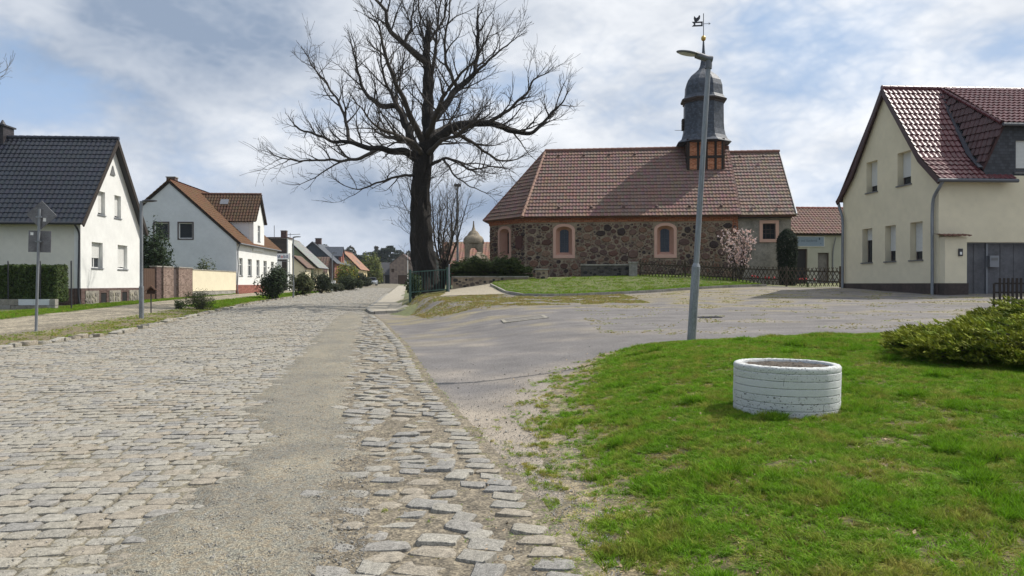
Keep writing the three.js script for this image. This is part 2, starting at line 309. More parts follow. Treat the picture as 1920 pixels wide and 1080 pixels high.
{ // --- strip of loose grit and old asphalt worn over the setts
  const gl = wob(gravL, 3, 0.25), gr = wob(gravR, 8, 0.3);
  const g = sheet(26, 420, (s, t) => { const d = 1 + 33 * (t * 0.35 + 0.65 * t * t); return [mix(gl(d) - 0.28, gr(d) + 0.35, s), d]; }, (x, d, s) => 0.034 * sstep(0, 0.24, Math.min(s, 1 - s)) - 0.002 + 0.008 * n2(x * 3, d * 3), (x, d) => { const k = 1 + 0.16 * fbm2(x * 1.3, d * 0.7, 4), w = clamp(0.5 + 1.2 * fbm2(x * 0.8 + 30, d * 0.5, 3)); return [mix(0.285, 0.36, w) * k, mix(0.272, 0.335, w) * k, mix(0.248, 0.285, w) * k]; });
  structure('grit_strip', 'strip of worn grey grit running along between the two bands of setts', 'gravel strip', g, std([1, 1, 1], { t: tGravel, bump: 0.012, vertexColors: true }));
}
const shadeAt = (x, d) => fbm2(x * 0.25 + 3, d * 0.25, 5);
{ // --- broken border of large setts at the edge of the street
  const gr = wob(gravR, 8, 0.3);
  const g = sheet(16, 400, (s, t) => { const d = 0.8 + 33 * (t * 0.35 + 0.65 * t * t); return [mix(gravR(d) - 0.25, roadR(d) + 0.12, s), d]; }, (x, d) => 0.021 + 0.012 * n2(x * 2.2, d * 2.2), (x, d) => { const k = 1 + 0.3 * fbm2(x * 2, d * 2, 4); return [0.33 * k, 0.29 * k, 0.23 * k]; });
  const strip = structure('sett_border', 'broken border band of large uneven granite setts with tufts between', 'paving', g, std([1, 1, 1], { t: tSoil, bump: 0.015, vertexColors: true }));
  const r = rng(15), list = [];
  for (let v = 2.4; v < 33; ) {
    const w = 0.15 + 0.065 * r(); v += w + 0.004 + 0.015 * r() * r();
    const xr = roadR(v) , a = gr(v) - 0.1;
    // edging stone at the right-hand border
    const el = 0.2 + 0.08 * r();
    if (r() < 0.93) list.push([xr - el / 2 + 0.03 * (r() - 0.5), v, H(xr - el / 2, v) + 0.03 + 0.01 * r(), -0.2 + 0.15 * (r() - 0.5), el / 2, w / 2 * 0.95, (r() - 0.5) * 0.1, (r() - 0.5) * 0.1, Math.floor(r() * 7), Math.floor(r() * 8)]);
    for (let x = a + r() * 0.2; x < xr - el - 0.05;) {
      const l = 0.17 + 0.16 * r(), xc = x + l / 2; x += l + 0.006 + 0.025 * r() * r();
      if (xc + l / 2 > xr - el + 0.06) continue;
      const k = (xc - a) / (xr - a), d = v + 0.25 * (xc - xr) + 0.08 * n2(xc * 1.5, v);
      if (r() < 0.03 + 0.22 * sstep(0.3, 0, k)) continue;
      const tilt = 0.11 + 0.1 * sstep(3, 9, d) * (1 - sstep(12, 16, d));
      list.push([xc, d, H(xc, d) + 0.014 + 0.017 * sstep(0, 0.5, k) + 0.022 * (r() - 0.5) + 0.015 * n2(xc * 2, d * 2), -0.2 + (r() - 0.5) * 0.45, l / 2, w / 2 * (0.95 + 0.2 * r()), (r() - 0.4) * tilt, (r() - 0.5) * tilt, Math.floor(r() * 7), Math.floor(r() * 8)]);
    }
  }
  laySetts(strip, 'granite_sett', list, roughGeo, 300);
}
{ // --- the square: thin old asphalt, sandy towards the street and the lawn, mossy at the back
  const c0 = [0.225, 0.215, 0.218], c1 = [0.43, 0.38, 0.32], c2 = [0.29, 0.255, 0.155];
  const g = sheet(170, 230, (s, t) => { const d = 0.5 + 38 * (0.4 * t + 0.6 * t * t), a = roadR(d) - 0.02, q = 0.35 * s + 0.65 * s * s; return [mix(a, 46, q), d]; }, 0, (x, d) => {
    const e = lawnL(Math.min(d, 14.5)) - x, n = fbm2(x * 0.5, d * 0.5, 5), m = fbm2(x * 0.12 + 4, d * 0.3, 4);
    let sand = clamp(sstep(12.5, 8, d) * 0.9 + sstep(1.4, 0.1, Math.abs(e)) * sstep(16, 12, d) * 0.6 + sstep(23, 33, d + 3 * n) * 0.55 + n * 0.5 + m * 0.5);
    const moss = clamp(sstep(25.5, 29, d + 5 * n) * sstep(-7, -4, x) * clamp(0.75 + 1.6 * n) * (1 - sstep(8, 14, x)) + sstep(0.15, 0.6, n + m) * sstep(16, 22, d) * 0.6 + sstep(4.5, 0.5, Math.abs(d - 25)) * sstep(12, 15, x) * clamp(0.4 + 1.8 * n));
    const k = 1 + 0.22 * n + 0.2 * n2(x * 0.15, d * 1.6) * sstep(14, 18, d);
    return [0, 1, 2].map((i) => mix(mix(c0[i], c1[i], sand), c2[i], moss * 0.85) * k);
  });
  structure('village_square', 'open square of worn grey asphalt and sand before the church', 'square', g, std([1, 1, 1], { t: tAsphalt, bump: 0.008, vertexColors: true }));
}
// --- grass
function blade(r, h, w, lean) { // a bent blade of three faces
  const a = r() * Math.PI * 2, c = Math.cos(a), s = Math.sin(a), b = r() * Math.PI * 2, lx = Math.cos(b) * lean, lz = Math.sin(b) * lean, ox = (r() - 0.5) * 0.35, oz = (r() - 0.5) * 0.35;
  const P = (t, k) => [ox + lx * t * t * h + c * w * k, h * t * (1 - 0.25 * lean * t), oz + lz * t * t * h + s * w * k];
  const A = P(0, 1), B = P(0, -1), C = P(0.55, 0.8), D = P(0.55, -0.8), E = P(1, 0);
  return [...A, ...B, ...C, ...B, ...D, ...C, ...C, ...D, ...E];
}
function clump(seed, n, h, w, lean) { const r = rng(seed), p = []; for (let i = 0; i < n; i++) p.push(...blade(r, h * (0.55 + 0.6 * r()), w, lean * (0.4 + r()))); const g = new THREE.BufferGeometry(); g.setAttribute('position', new THREE.Float32BufferAttribute(p, 3)); g.computeVertexNormals(); return g; }
const grassMat = new THREE.MeshPhysicalMaterial({ color: lin(1, 1, 1), roughness: 0.9, specularIntensity: 0.25, transmission: 0.35, thickness: 0, side: THREE.DoubleSide });
const clumps = [clump(1, 11, 1, 0.027, 0.45), clump(2, 11, 1, 0.025, 0.7), clump(3, 11, 1, 0.03, 0.3), clump(4, 11, 0.8, 0.03, 1.1)];
function grow(name, label, area, n, seed, tall, opt = {}) { // area(r) -> [x, d] or null
  const r = rng(seed), lists = clumps.map(() => []);
  for (let i = 0; i < n; i++) {
    const p = area(r); if (!p) continue; const [x, d, k = 1] = p;
    const a = fbm2(x * 0.9 + seed, d * 0.9, 4), b = fbm2(x * 3 + 7, d * 3, 3), c = r();
    const dry = clamp(0.10 + 0.85 * b + 0.55 * a + (c < 0.12 ? 0.4 : 0) + (opt.dry || 0)), h = tall * k * (0.75 + 0.55 * r() + 0.7 * a) * (opt.h ? opt.h(x, d) : 1);
    if (h < 0.012) continue;
    const g = 0.55 + 0.75 * r();
    lists[Math.floor(r() * 4)].push([x, H(x, d) + (opt.lift || 0), -d, (r() - 0.5) * 0.3, r() * 6.3, (r() - 0.5) * 0.3, 0.09 + h * 0.45, h, 0.09 + h * 0.45, mix(0.16, 0.36, dry) * g, mix(0.32, mix(0.315, 0.27, opt.tan || 0), dry) * g, mix(0.012, mix(0.075, 0.13, opt.tan || 0), dry) * g]);
  }
  lists.forEach((l, k) => l.length && scatter(scene, name, clumps[k], grassMat, l, { label, category: 'grass' }));
}
{ // --- the lawn in the foreground
  const edge = (d) => lawnL(d) + 0.16 * fbm2(d * 1.4, 2, 4);
  const g = sheet(120, 120, (s, t) => { const d = 0.5 + 15.2 * t, q = 0.4 * s + 0.6 * s * s; return [mix(edge(d) - 0.15, 26, q), d]; }, (x, d, s, t) => 0.016 * sstep(0, 0.02, s) * sstep(1, 0.96, t) - 0.004, (x, d) => { const k = fbm2(x * 1.6, d * 1.6, 4), b = sstep(0.9, 0.0, x - edge(d)); return [mix(0.20, 0.40, b) * (1 + k * 0.5), mix(0.165, 0.345, b) * (1 + k * 0.4), mix(0.065, 0.24, b) * (1 + k * 0.4)]; });
  structure('lawn', 'grassy raised lawn around the white planter beside the square', 'lawn', g, std([1, 1, 1], { t: tSoil, bump: 0.02, vertexColors: true }));
  const dens = (x, d) => sstep(-0.15, 0.9, x - edge(d) + 0.5 * fbm2(x * 2, d * 2, 3));
  grow('lawn_grass', 'fresh green spring grass covering the raised lawn', (r) => {
    const d = 3.4 + 12.1 * Math.pow(r(), 0.72), x = edge(d) - 0.3 + r() * (0.72 * d + 1.6); if (d > lawnB(x) - 0.05) return null;
    const k = dens(x, d); if (r() > k) return null;
    const thin = fbm2(x * 1.1 + 20, d * 1.1, 4) + 0.5 * fbm2(x * 4, d * 4 + 9, 2); if (r() < sstep(0.0, 0.42, thin) * 0.92) return null;
    const q = (x - X(1474, 7.75)), w = d - 7.75; if (q * q + w * w < 0.25) return null;
    return [x, d, 0.55 + 0.45 * k];
  }, 165000, 31, 0.055, { lift: 0.006, h: (x, d) => 0.78 + 0.55 * sstep(0.1, 0.5, fbm2(x * 0.45 + 3, d * 0.45, 3)) + 0.75 * sstep(1.2, 0.3, lawnB(x) - d) });
  grow('lawn_thatch', 'short dry thatch between the green tufts of the raised lawn', (r) => { const d = 3.4 + 12.1 * Math.pow(r(), 0.72), x = edge(d) + r() * (0.72 * d + 1.4); if (d > lawnB(x) - 0.1 || r() > dens(x, d)) return null; const q = x - X(1474, 7.75), w = d - 7.75; return q * q + w * w < 0.25 ? null : [x, d]; }, 42000, 32, 0.026, { lift: 0.006, dry: 0.55 });
  // long tufts
  grow('lawn_tuft', 'long dark tufts standing in the raised lawn', (r) => { const k = Math.floor(r() * 46), q = rng(900 + k), d = 3.8 + 10 * q(), x = 0.8 + q() * 0.62 * d, s = 0.08 + 0.16 * q(), a = r() * 6.3, b = Math.sqrt(r()) * s; if (x < edge(d) + 0.2) return null; return [x + Math.cos(a) * b, d + Math.sin(a) * b]; }, 5200, 33, 0.085, { lift: 0.004, dry: -0.25 });
  // edge tufts in the border setts and the sand
  grow('edge_tuft', 'sparse dry grass tufts in the sand and between the border setts', (r) => { const d = 3.6 + 26 * r() * r(), t = r(), x = t < 0.5 ? roadR(d) + 0.25 * (r() - 0.5) : t < 0.62 || d > 13.6 ? mix(gravR(d) + 0.3, roadR(d), r()) : edge(d) - 0.7 * r() * r(); const m = fbm2(x * 2.2, d * 2.2, 3); return m < 0.08 ? null : [x, d, 0.7]; }, 9000, 35, 0.035, { dry: 0.3, lift: 0.006 });
  // last year's leaves
  const r = rng(41), list = [], lg = new THREE.BufferGeometry(); lg.setAttribute('position', new THREE.Float32BufferAttribute([-1, 0.1, 0, 0, 0, 0.5, 0, 0, -0.5, 0, 0, 0.5, 1, 0.25, 0, 0, 0, -0.5], 3)); lg.computeVertexNormals();
  for (let i = 0; i < 2600; i++) { const d = 3.6 + 11 * r(), x = edge(d) - 0.8 + r() * 0.7 * d; if (d > lawnB(x)) continue; const s = 0.008 + 0.02 * r() * r(), k = 0.45 + 0.9 * r(); list.push([x, H(x, d) + 0.012 + 0.02 * r(), -d, (r() - 0.5), r() * 6, (r() - 0.5), s, s, s, 0.36 * k, 0.26 * k, 0.16 * k]); }
  scatter(scene, 'fallen_leaves', lg, std([1, 1, 1], { side: THREE.DoubleSide }), list, { label: 'dry brown leaves scattered over the raised lawn', category: 'leaves' });
}
{ // --- loose grit
  const r = rng(51), list = [], g = new THREE.IcosahedronGeometry(1, 0);
  for (let i = 0; i < 26000; i++) {
    const d = 3.6 + 13 * r() * r(), t = r(), x = t < 0.45 ? mix(gravL(d), gravR(d) + 0.3, r()) : t < 0.62 ? mix(gravR(d), roadR(d), r()) : t < 0.95 ? mix(roadR(d), lawnL(d) + 0.3, r()) : mix(-0.66 * d, gravL(d), r());
    const s = 0.003 + 0.006 * r() * r() + (r() < 0.01 ? 0.008 : 0), k = 0.7 + 0.6 * r(); list.push([x, H(x, d) + (t < 0.45 ? 0.03 : 0.012), -d, r() * 3, r() * 3, r() * 3, s, s * 0.7, s * (0.7 + 0.6 * r()), 0.28 * k, 0.265 * k, 0.235 * k]);
  }
  scatter(scene, 'grit', g, std([1, 1, 1]), list, { label: 'loose stone grit lying over the street edge and sand', category: 'grit' });
}
{ // --- the left-hand verge: mossy edge, sandy path, grass
  const col = (x, d) => {
    const o = roadL(d) - x, n = fbm2(x * 0.9, d * 0.5, 4), q = o + 0.5 * n, m = fbm2(x * 2.4 + 3, d * 1.4, 3);
    const dirt = [0.30, 0.25, 0.16], moss = [0.26, 0.24, 0.085], sandc = [0.54, 0.49, 0.40], grass = [0.16, 0.2, 0.06], w1 = sstep(1.7, 2.3, q) * (1 - sstep(4.6, 5.1, q)), w2 = sstep(4.7, 5.2, q);
    const k = 1 + 0.28 * m, edge = dirt.map((c, i) => mix(c, moss[i], clamp(0.45 + 2 * n + m)));
    return [0, 1, 2].map((i) => mix(mix(edge[i], sandc[i] * (1 - 0.35 * sstep(0.1, 0.35, n2(x * 1.7, d * 0.16))), w1), grass[i], w2) * k);
  };
  const g = merge([sheet(90, 260, (s, t) => { const d = 1 + 85 * t; return [mix(roadL(d) - 12, roadL(d) + 0.12, s), d]; }, (x, d) => 0.012 + 0.03 * sstep(0.3, 1, roadL(d) - x), col), sheet(30, 60, (s, t) => { const d = 86 + 120 * t; return [mix(roadL(d) - 14, roadL(d) + 0.12, s), d]; }, 0.02, col), sheet(20, 60, (s, t) => { const d = 1 + 85 * t; return [mix(roadL(d) - 50, roadL(d) - 12, s), d]; }, 0.012, col)]);
  const verge = structure('verge', 'mossy verge and sandy footpath along the far side of the street', 'verge', g, std([1, 1, 1], { t: tSoil, bump: 0.03, vertexColors: true }));
  const r = rng(61);
  for (let d = 15; d < 80;) { const l = 0.25 + 0.35 * r(); d += l; if (r() < 0.2) continue; const x = roadL(d) - 0.05 + 0.12 * (r() - 0.5), m = part(verge, 'kerb_stone', roughGeo[Math.floor(r() * 8)], settMats[[2, 4, 5][Math.floor(r() * 3)]]); m.position.set(x, H(x, d) + 0.07 + 0.04 * r(), -d); m.rotation.set((r() - 0.5) * 0.2, Math.PI / 2 + 0.1, (r() - 0.5) * 0.2); m.scale.set(l / 2, 1.6, 0.1 + 0.07 * r()); }
  grow('path_grass', 'green grass strip between sandy path and house walls', (r) => { const d = 16 + 66 * r(), x = roadL(d) - 4.9 - 2.1 * r(); return [x, d]; }, 26000, 62, 0.09, { lift: 0.03, dry: -0.02 });
  grow('verge_grass', 'patchy mossy grass on the street verge', (r) => { const d = 14 + 66 * r(), x = roadL(d) - 0.15 - 2 * r(); if (fbm2(x * 0.9, d * 0.5, 4) < -0.02 && r() < 0.85) return null; return [x, d]; }, 15000, 63, 0.05, { lift: 0.03, dry: 0.3 });
  grow('kerb_grass', 'bright grass verge running beside the street under the bushes', (r) => { const d = 40 + 45 * r(), x = roadL(d) - 0.7 - 1.8 * r(); return [x, d]; }, 12000, 64, 0.11, { lift: 0.03, dry: -0.1 });
}
{ // --- right-hand pavement of the street beyond the square, with its kerb
  const W = 1.55, D0 = 34.4, g = sheet(8, 150, (s, t) => { const d = D0 + 110 * t; return [roadR(d) + 0.16 + (W - 0.16) * s, d + (1 - t) * 1.6 * s]; }, 0.11);
  const walk = structure('pavement', 'pale paved footway on the tree side of the street', 'pavement', g, std([0.52, 0.485, 0.44], { t: tGravel, bump: 0.006 }));
  const r = rng(71);
  for (let d = D0 - 0.2; d < 75; d += 1) { const a = V3(roadR(d) + 0.08, H(roadR(d), d) + 0.02, -d), b = V3(roadR(d + 0.97) + 0.08, H(roadR(d + 1), d + 0.97) + 0.02, -d - 0.97); part(walk, 'kerb_stone', beam(a, b, 0.15, 0.2), settMats[r() < 0.5 ? 0 : 3]); }
  for (let s = 0; s < 3; s++) { const x0 = roadR(D0) + 0.2 + s * 0.43, d0 = D0 - 0.1 + s * 0.45; part(walk, 'end_stone', beam(V3(x0, H(x0, d0) + 0.03, -d0), V3(x0 + 0.43, H(x0 + 0.43, d0 + 0.32) + 0.03, -d0 - 0.32), 0.12, 0.2), settMats[3]); }
}
const kerbF = pl([[-1.2, 41], [-0.8, 38.4], [-0.2, 36.3], [0.6, 34.8], [1.5, 34.1], [3, 34.2], [6, 35.2], [10, 36.9], [13, 38.2]]);
{ // --- the church lawn with its kerb, the path beside it and the churchyard behind
  const cy = sheet(60, 60, (s, t) => [mix(-9, 24, s), mix(37.5, 66, t)], 0.0, (x, d) => { const k = 1 + 0.5 * fbm2(x * 0.8, d * 0.8, 4); return [0.22 * k, 0.24 * k, 0.09 * k]; });
  structure('churchyard', 'grassy churchyard ground around the church and the old tree', 'ground', cy, std([1, 1, 1], { map: tSoil.map, vertexColors: true }));
  const pg = sheet(24, 30, (s, t) => { const d = mix(36.2, 43, t); let e = 1.5; for (let x = -1.2; x < 1.6; x += 0.05) if (kerbF(x) < d) { e = x; break; } return [mix(-3.4, Math.max(e, -1.15) + 0.02, s), d]; }, 0.016);
  structure('footpath', 'pale footpath leading past the church lawn to the low wall', 'path', pg, std([0.54, 0.49, 0.42], { t: tGravel, bump: 0.006 }));
  const g = sheet(60, 40, (s, t) => { const x = mix(-1.15, 12.6, s), a = kerbF(x) + 0.1; return [x, mix(a, Math.max(43.4, a + 0.3), t)]; }, (x, d) => 0.04 + 0.05 * sstep(0, 2, d - kerbF(x)), (x, d) => { const k = 1 + 0.4 * fbm2(x * 1.2, d * 1.2, 4); return [0.2 * k, 0.23 * k, 0.07 * k]; });
  const lawn = structure('church_lawn', 'sloping green lawn with a kerb before the church wall', 'lawn', g, std([1, 1, 1], { t: tSoil, bump: 0.02, vertexColors: true }));
  for (let x = -1.1; x < 12.4; x += 0.8) { const b = Math.min(x + 0.78, 12.6); part(lawn, 'kerb_stone', beam(V3(x, H(x, kerbF(x)) + 0.02, -kerbF(x)), V3(b, H(b, kerbF(b)) + 0.02, -kerbF(b)), 0.09, 0.2), M.concrete); }
  grow('church_grass', 'short green grass on the church lawn slope', (r) => { const x = -1.0 + 13.4 * r(), d = kerbF(x) + 0.12 + 8 * r(); return d > 43.3 ? null : [x, d]; }, 30000, 81, 0.075, { lift: 0.05, dry: -0.06 });
  grow('bank_grass', 'thin yellowish grass on the bank below the green railing', (r) => { const d = 28 + 12 * r(), x = mix(roadR(d) + 1.6, 5, r()); if (d > 36.1 && x > -3.3 || d > kerbF(x) - 0.1 && x > -1.2) return null; const k = fbm2(x * 0.5, d * 0.5, 5); if (sstep(25.5, 29, d + 5 * k) * clamp(0.75 + 1.6 * k) < 0.28 + 0.3 * r()) return null; return [x, d]; }, 26000, 82, 0.04, { dry: 0.75, tan: 0.55 });
  grow('square_grass', 'thin mossy grass creeping over the back of the square', (r) => { const d = 16 + 20 * r(), x = 2 + 20 * r(), k = fbm2(x * 0.5, d * 0.5, 5); return k > 0.12 + 0.25 * r() && inView(x, d, 1) && d > lawnB(x) + 0.2 ? [x, d] : null; }, 34000, 83, 0.022, { dry: 0.6, tan: 0.5 });
}
// ================================================================ BUILDING KIT
function slab(P, N, t) { // planar polygon with thickness below it
  const pos = [], n = P.length, Q = P.map((p) => p.clone().addScaledVector(N, -t)), tri = THREE.ShapeUtils.triangulateShape(P.map((p) => { const u = P[1].clone().sub(P[0]).normalize(), v = N.clone().cross(u), d = p.clone().sub(P[0]); return new THREE.Vector2(d.dot(u), d.dot(v)); }), []);
  const add = (...q) => q.forEach((p) => pos.push(p.x, p.y, p.z));
  for (const [a, b, c] of tri) { add(P[a], P[b], P[c]); add(Q[a], Q[c], Q[b]); }
  for (let i = 0; i < n; i++) { const j = (i + 1) % n; add(P[i], Q[i], P[j], P[j], Q[i], Q[j]); }
  const g = new THREE.BufferGeometry(); g.setAttribute('position', new THREE.Float32BufferAttribute(pos, 3)); g.computeVertexNormals(); return uvm(g);
}
function tileGeo(w, l, hump = 0.035, rise = 0.03, seg = 6, flatPan = 0) {
  const pos = [], P = (i, k) => { const u = i / seg, y = hump * Math.pow(0.5 + 0.5 * Math.cos(2 * Math.PI * u), 1 + flatPan); return [(u - 0.5) * w, y + (k ? rise : 0), k ? l * 0.54 : -l * 0.5]; };
  for (let i = 0; i < seg; i++) { const a = P(i, 0), b = P(i + 1, 0), c = P(i, 1), d = P(i + 1, 1), e = [c[0], c[1] - 0.03, c[2]], f = [d[0], d[1] - 0.03, d[2]]; pos.push(...a, ...c, ...b, ...b, ...c, ...d, ...c, ...e, ...d, ...d, ...e, ...f); }
  const g = new THREE.BufferGeometry(); g.setAttribute('position', new THREE.Float32BufferAttribute(pos, 3)); g.computeVertexNormals(); return uvm(g);
}
const inPoly = (p, x, y) => { let c = false; for (let i = 0, j = p.length - 1; i < p.length; j = i++) if ((p[i][1] > y) !== (p[j][1] > y) && x < (p[j][0] - p[i][0]) * (y - p[i][1]) / (p[j][1] - p[i][1]) + p[i][0]) c = !c; return c; };
// one roof plane: slab + tiles. O eave corner, U along the eave, V up the slope, poly in (u, v). tiles: {geo, w, l, mats, tints, single}
let tileSeed = 100;
function roofPlane(house, O, V, N, poly, mat, T, t = 0.14, name = 'roof') {
  V = V.clone().normalize(); N = N.clone().normalize(); const U = V.clone().cross(N).normalize();
  const W = (u, v, n = 0) => O.clone().addScaledVector(U, u).addScaledVector(V, v).addScaledVector(N, n);
  const area = THREE.ShapeUtils.area(poly.map((p) => new THREE.Vector2(...p))); if (area < 0) poly = poly.slice().reverse();
  const roof = part(house, name, slab(poly.map((p) => W(...p)), N, t), mat);
  if (!T) return roof;
  const us = poly.map((p) => p[0]), vs = poly.map((p) => p[1]), r = rng(tileSeed++), q = new THREE.Quaternion().setFromRotationMatrix(new THREE.Matrix4().makeBasis(U, N, V.clone().negate())), e = new THREE.Euler().setFromQuaternion(q), list = [];
  const u0 = Math.min(...us), v0 = Math.min(...vs);
  for (let v = v0 + T.l * 0.42; v < Math.max(...vs) + T.l * 0.2; v += T.l) for (let u = u0 + T.w / 2; u < Math.max(...us) + T.w * 0.3; u += T.w) {
    if (!inPoly(poly, clamp(u, u0 + 0.01, Math.max(...us) - 0.01), clamp(v, v0 + 0.01, Math.max(...vs) - 0.02))) continue;
    const p = W(u + (r() - 0.5) * 0.006, v + (r() - 0.5) * 0.012, 0.012), k = Math.floor(r() * T.mats.length);
    if (T.single) { const m = part(roof, 'tile', T.geo, T.mats[k]); m.position.copy(p); m.quaternion.copy(q); } else list.push([p.x, p.y, p.z, e.x, e.y, e.z, 1, 1, 1, ...T.tints[k].map((c) => c * (0.88 + 0.24 * r()))]);
  }
  if (list.length) scatter(roof, 'roof_tiles', T.geo, T.mats[0], list);
  return roof;
}
function caps(parent, a, b, r, len, mat, single) { // ridge tiles from a to b
  const d = b.clone().sub(a), L = d.length(), n = Math.max(1, Math.round(L / len)), gs = [];
  for (let i = 0; i < n; i++) { const p = a.clone().addScaledVector(d, i / n), q = a.clone().addScaledVector(d, (i + 1.12) / n), g = bar(p, q, r * 1.06, 8, r * 0.9); if (single) part(parent, 'ridge_tile', g, mat); else gs.push(g); }
  if (gs.length) part(parent, 'ridge_tiles', merge(gs), mat, { kind: 'stuff' });
}
function win(house, Mf, a, b, w, h, o = {}) {
  const { z = -0.14, frame = M.frameW, bars = 'v', sill = M.sill, shutter = 0, fw = 0.06, pane = M.glass, name = 'window', slat = M.shutter } = o;
  const gs = [bx(a, b, z - 0.05, a + fw, b + h, z), bx(a + w - fw, b, z - 0.05, a + w, b + h, z), bx(a + fw, b, z - 0.05, a + w - fw, b + fw, z), bx(a + fw, b + h - fw, z - 0.05, a + w - fw, b + h, z)];
  if (bars.includes('v')) gs.push(bx(a + w / 2 - 0.03, b + fw, z - 0.05, a + w / 2 + 0.03, b + h - fw, z + 0.008));
  if (bars.includes('h')) gs.push(bx(a + fw, b + h * 0.62, z - 0.05, a + w - fw, b + h * 0.62 + 0.05, z + 0.006));
  if (bars.includes('g')) for (let i = 1; i < 3; i++) { gs.push(bx(a + w * i / 3 - 0.012, b, z - 0.05, a + w * i / 3 + 0.012, b + h, z + 0.01), bx(a, b + h * i / 4 + 0.1, z - 0.05, a + w, b + h * i / 4 + 0.124, z + 0.012)); }
  const m = part(house, name, at(merge(gs), Mf), frame);
  part(m, 'pane', at(bx(a + 0.01, b + 0.01, z - 0.04, a + w - 0.01, b + h - 0.01, z - 0.03), Mf), pane);
  if (sill) part(m, 'sill', at(bx(a - 0.06, b - 0.05, z, a + w + 0.06, b, 0.05), Mf), sill);
  if (shutter) { const s = []; for (let y = b + h - 0.045, e = b + h * (1 - shutter); y > e; y -= 0.05) s.push(bx(a + 0.02, y, z + 0.015, a + w - 0.02, y + 0.044, z + 0.035)); part(m, 'roller_shutter', at(merge(s), Mf), slat); }
  return m;
}
const holesOf = (ws) => ws.map(([a, b, w, h]) => rect(a, b, w, h));
function wall(house, Mf, outline, wins, mat, t = 0.3, name = 'wall') { return part(house, name, at(flat(outline, holesOf(wins), t), Mf), mat); }
function windows(house, Mf, wins, def) { for (const [a, b, w, h, o] of wins) win(house, Mf, a, b, w, h, { ...def, ...o }); }
const tints = (c, v, n, seed) => { const r = rng(seed); return range(1, n, 1).map(() => { const k = 1 + (r() - 0.5) * v; return c.map((q) => q * k * (1 + (r() - 0.5) * v * 0.25)); }); };
const tileSet = (c, v, w, l, o = {}) => { const tn = tints(c, v, 5, 7); return { geo: tileGeo(w * 1.03, l, o.hump ?? 0.035, o.rise ?? 0.03, o.seg ?? 6, o.pan ?? 0), w, l, single: o.single, tints: tn, mats: o.single ? tn.map((q) => std(q, { roughness: o.rough ?? 0.8, ...(o.coat ? {} : {}) })) : [std([1, 1, 1], { roughness: o.rough ?? 0.8 })] }; };
const fixTints = (T) => { if (!T.single) T.mats = [T.mats[0]]; return T; };
function gable(house, o) { // a gabled house: x0..x1, z from 0 back to -W, ridge along x or z
  const { x0, x1, W, eave, ridge, axis, mat, t = 0.3, over = 0.3, verge = 0.25, front = [], right = [], left = [], T, roofMat, under = M.woodDark } = o;
  const L = x1 - x0, pent = (w) => [[0, 0], [w, 0], [w, eave], [w / 2, ridge], [0, eave]];
  const g = axis === 'x';
  const mats = Array.isArray(mat) ? mat : [mat, mat, mat];
  wall(house, FRONT(x0, 0, 0), g ? [[t, 0], [L - t, 0], [L - t, eave], [t, eave]] : pent(L), front, mats[0], t);
  wall(house, RIGHT(x1, 0, 0), g ? pent(W) : [[t, 0], [W - t, 0], [W - t, eave], [t, eave]], right, mats[1], t);
  wall(house, LEFT(x0, 0, -W), g ? pent(W) : [[t, 0], [W - t, 0], [W - t, eave], [t, eave]], left, mats[2], t);
  wall(house, FRONT(x0, 0, -W + t), g ? [[t, 0], [L - t, 0], [L - t, eave], [t, eave]] : pent(L), [], mats[0], t);
  const half = (g ? W : L) / 2, s = (ridge - eave) / half, lift = 0.12 / Math.cos(Math.atan(s)), ey = eave - over * s + lift, ry = ridge + lift, run = half + over, len = Math.hypot(run, ry - ey), along = (g ? L : W) + 2 * verge, rec = [[0, 0], [along, 0], [along, len], [0, len]];
  const out = {};
  if (g) {
    out.front = roofPlane(house, V3(x0 - verge, ey, over), V3(0, ry - ey, -run), V3(0, run, ry - ey), o.cutFront || rec, roofMat, T);
    out.back = roofPlane(house, V3(x1 + verge, ey, -W - over), V3(0, ry - ey, run), V3(0, run, -(ry - ey)), rec, roofMat, o.Tback);
    out.ridge = [V3(x0 - verge, ry + 0.02, -half), V3(x1 + verge, ry + 0.02, -half)];
  } else {
    out.right = roofPlane(house, V3(x1 + over, ey, verge), V3(-run, ry - ey, 0), V3(ry - ey, run, 0), rec, roofMat, T);
    out.left = roofPlane(house, V3(x0 - over, ey, -W - verge), V3(run, ry - ey, 0), V3(-(ry - ey), run, 0), rec, roofMat, o.Tback);
    out.ridge = [V3((x0 + x1) / 2, ry + 0.02, verge), V3((x0 + x1) / 2, ry + 0.02, -W - verge)];
  }
  out.ey = ey; out.ry = ry; out.slope = s; return out;
}
const hy = (x, d) => H(x, d);

// ================================================================ HOUSES ON THE FAR SIDE OF THE STREET
const TURN = 0.065;
const stonePoly = (r, rx, ry, h, n = 9) => { // a rough stone face standing h proud of z = 0
  const o = [], pos = []; for (let i = 0; i < n; i++) { const a = (i + (r() - 0.5) * 0.55) / n * Math.PI * 2, k = 0.84 + 0.22 * r(); o.push([Math.cos(a) * rx * k, Math.sin(a) * ry * k]); }
  const ix = o.map(([x, y]) => [x * 0.8, y * 0.8, h * (0.75 + 0.4 * r())]);
  for (let i = 0; i < n; i++) { const j = (i + 1) % n, a = [...o[i], -0.02], b = [...o[j], -0.02]; pos.push(...a, ...b, ...ix[i], ...b, ...ix[j], ...ix[i], ...ix[i], ...ix[j], 0, 0, h); }
  const g = new THREE.BufferGeometry(); g.setAttribute('position', new THREE.Float32BufferAttribute(pos, 3)); g.computeVertexNormals(); return uvm(g);
};
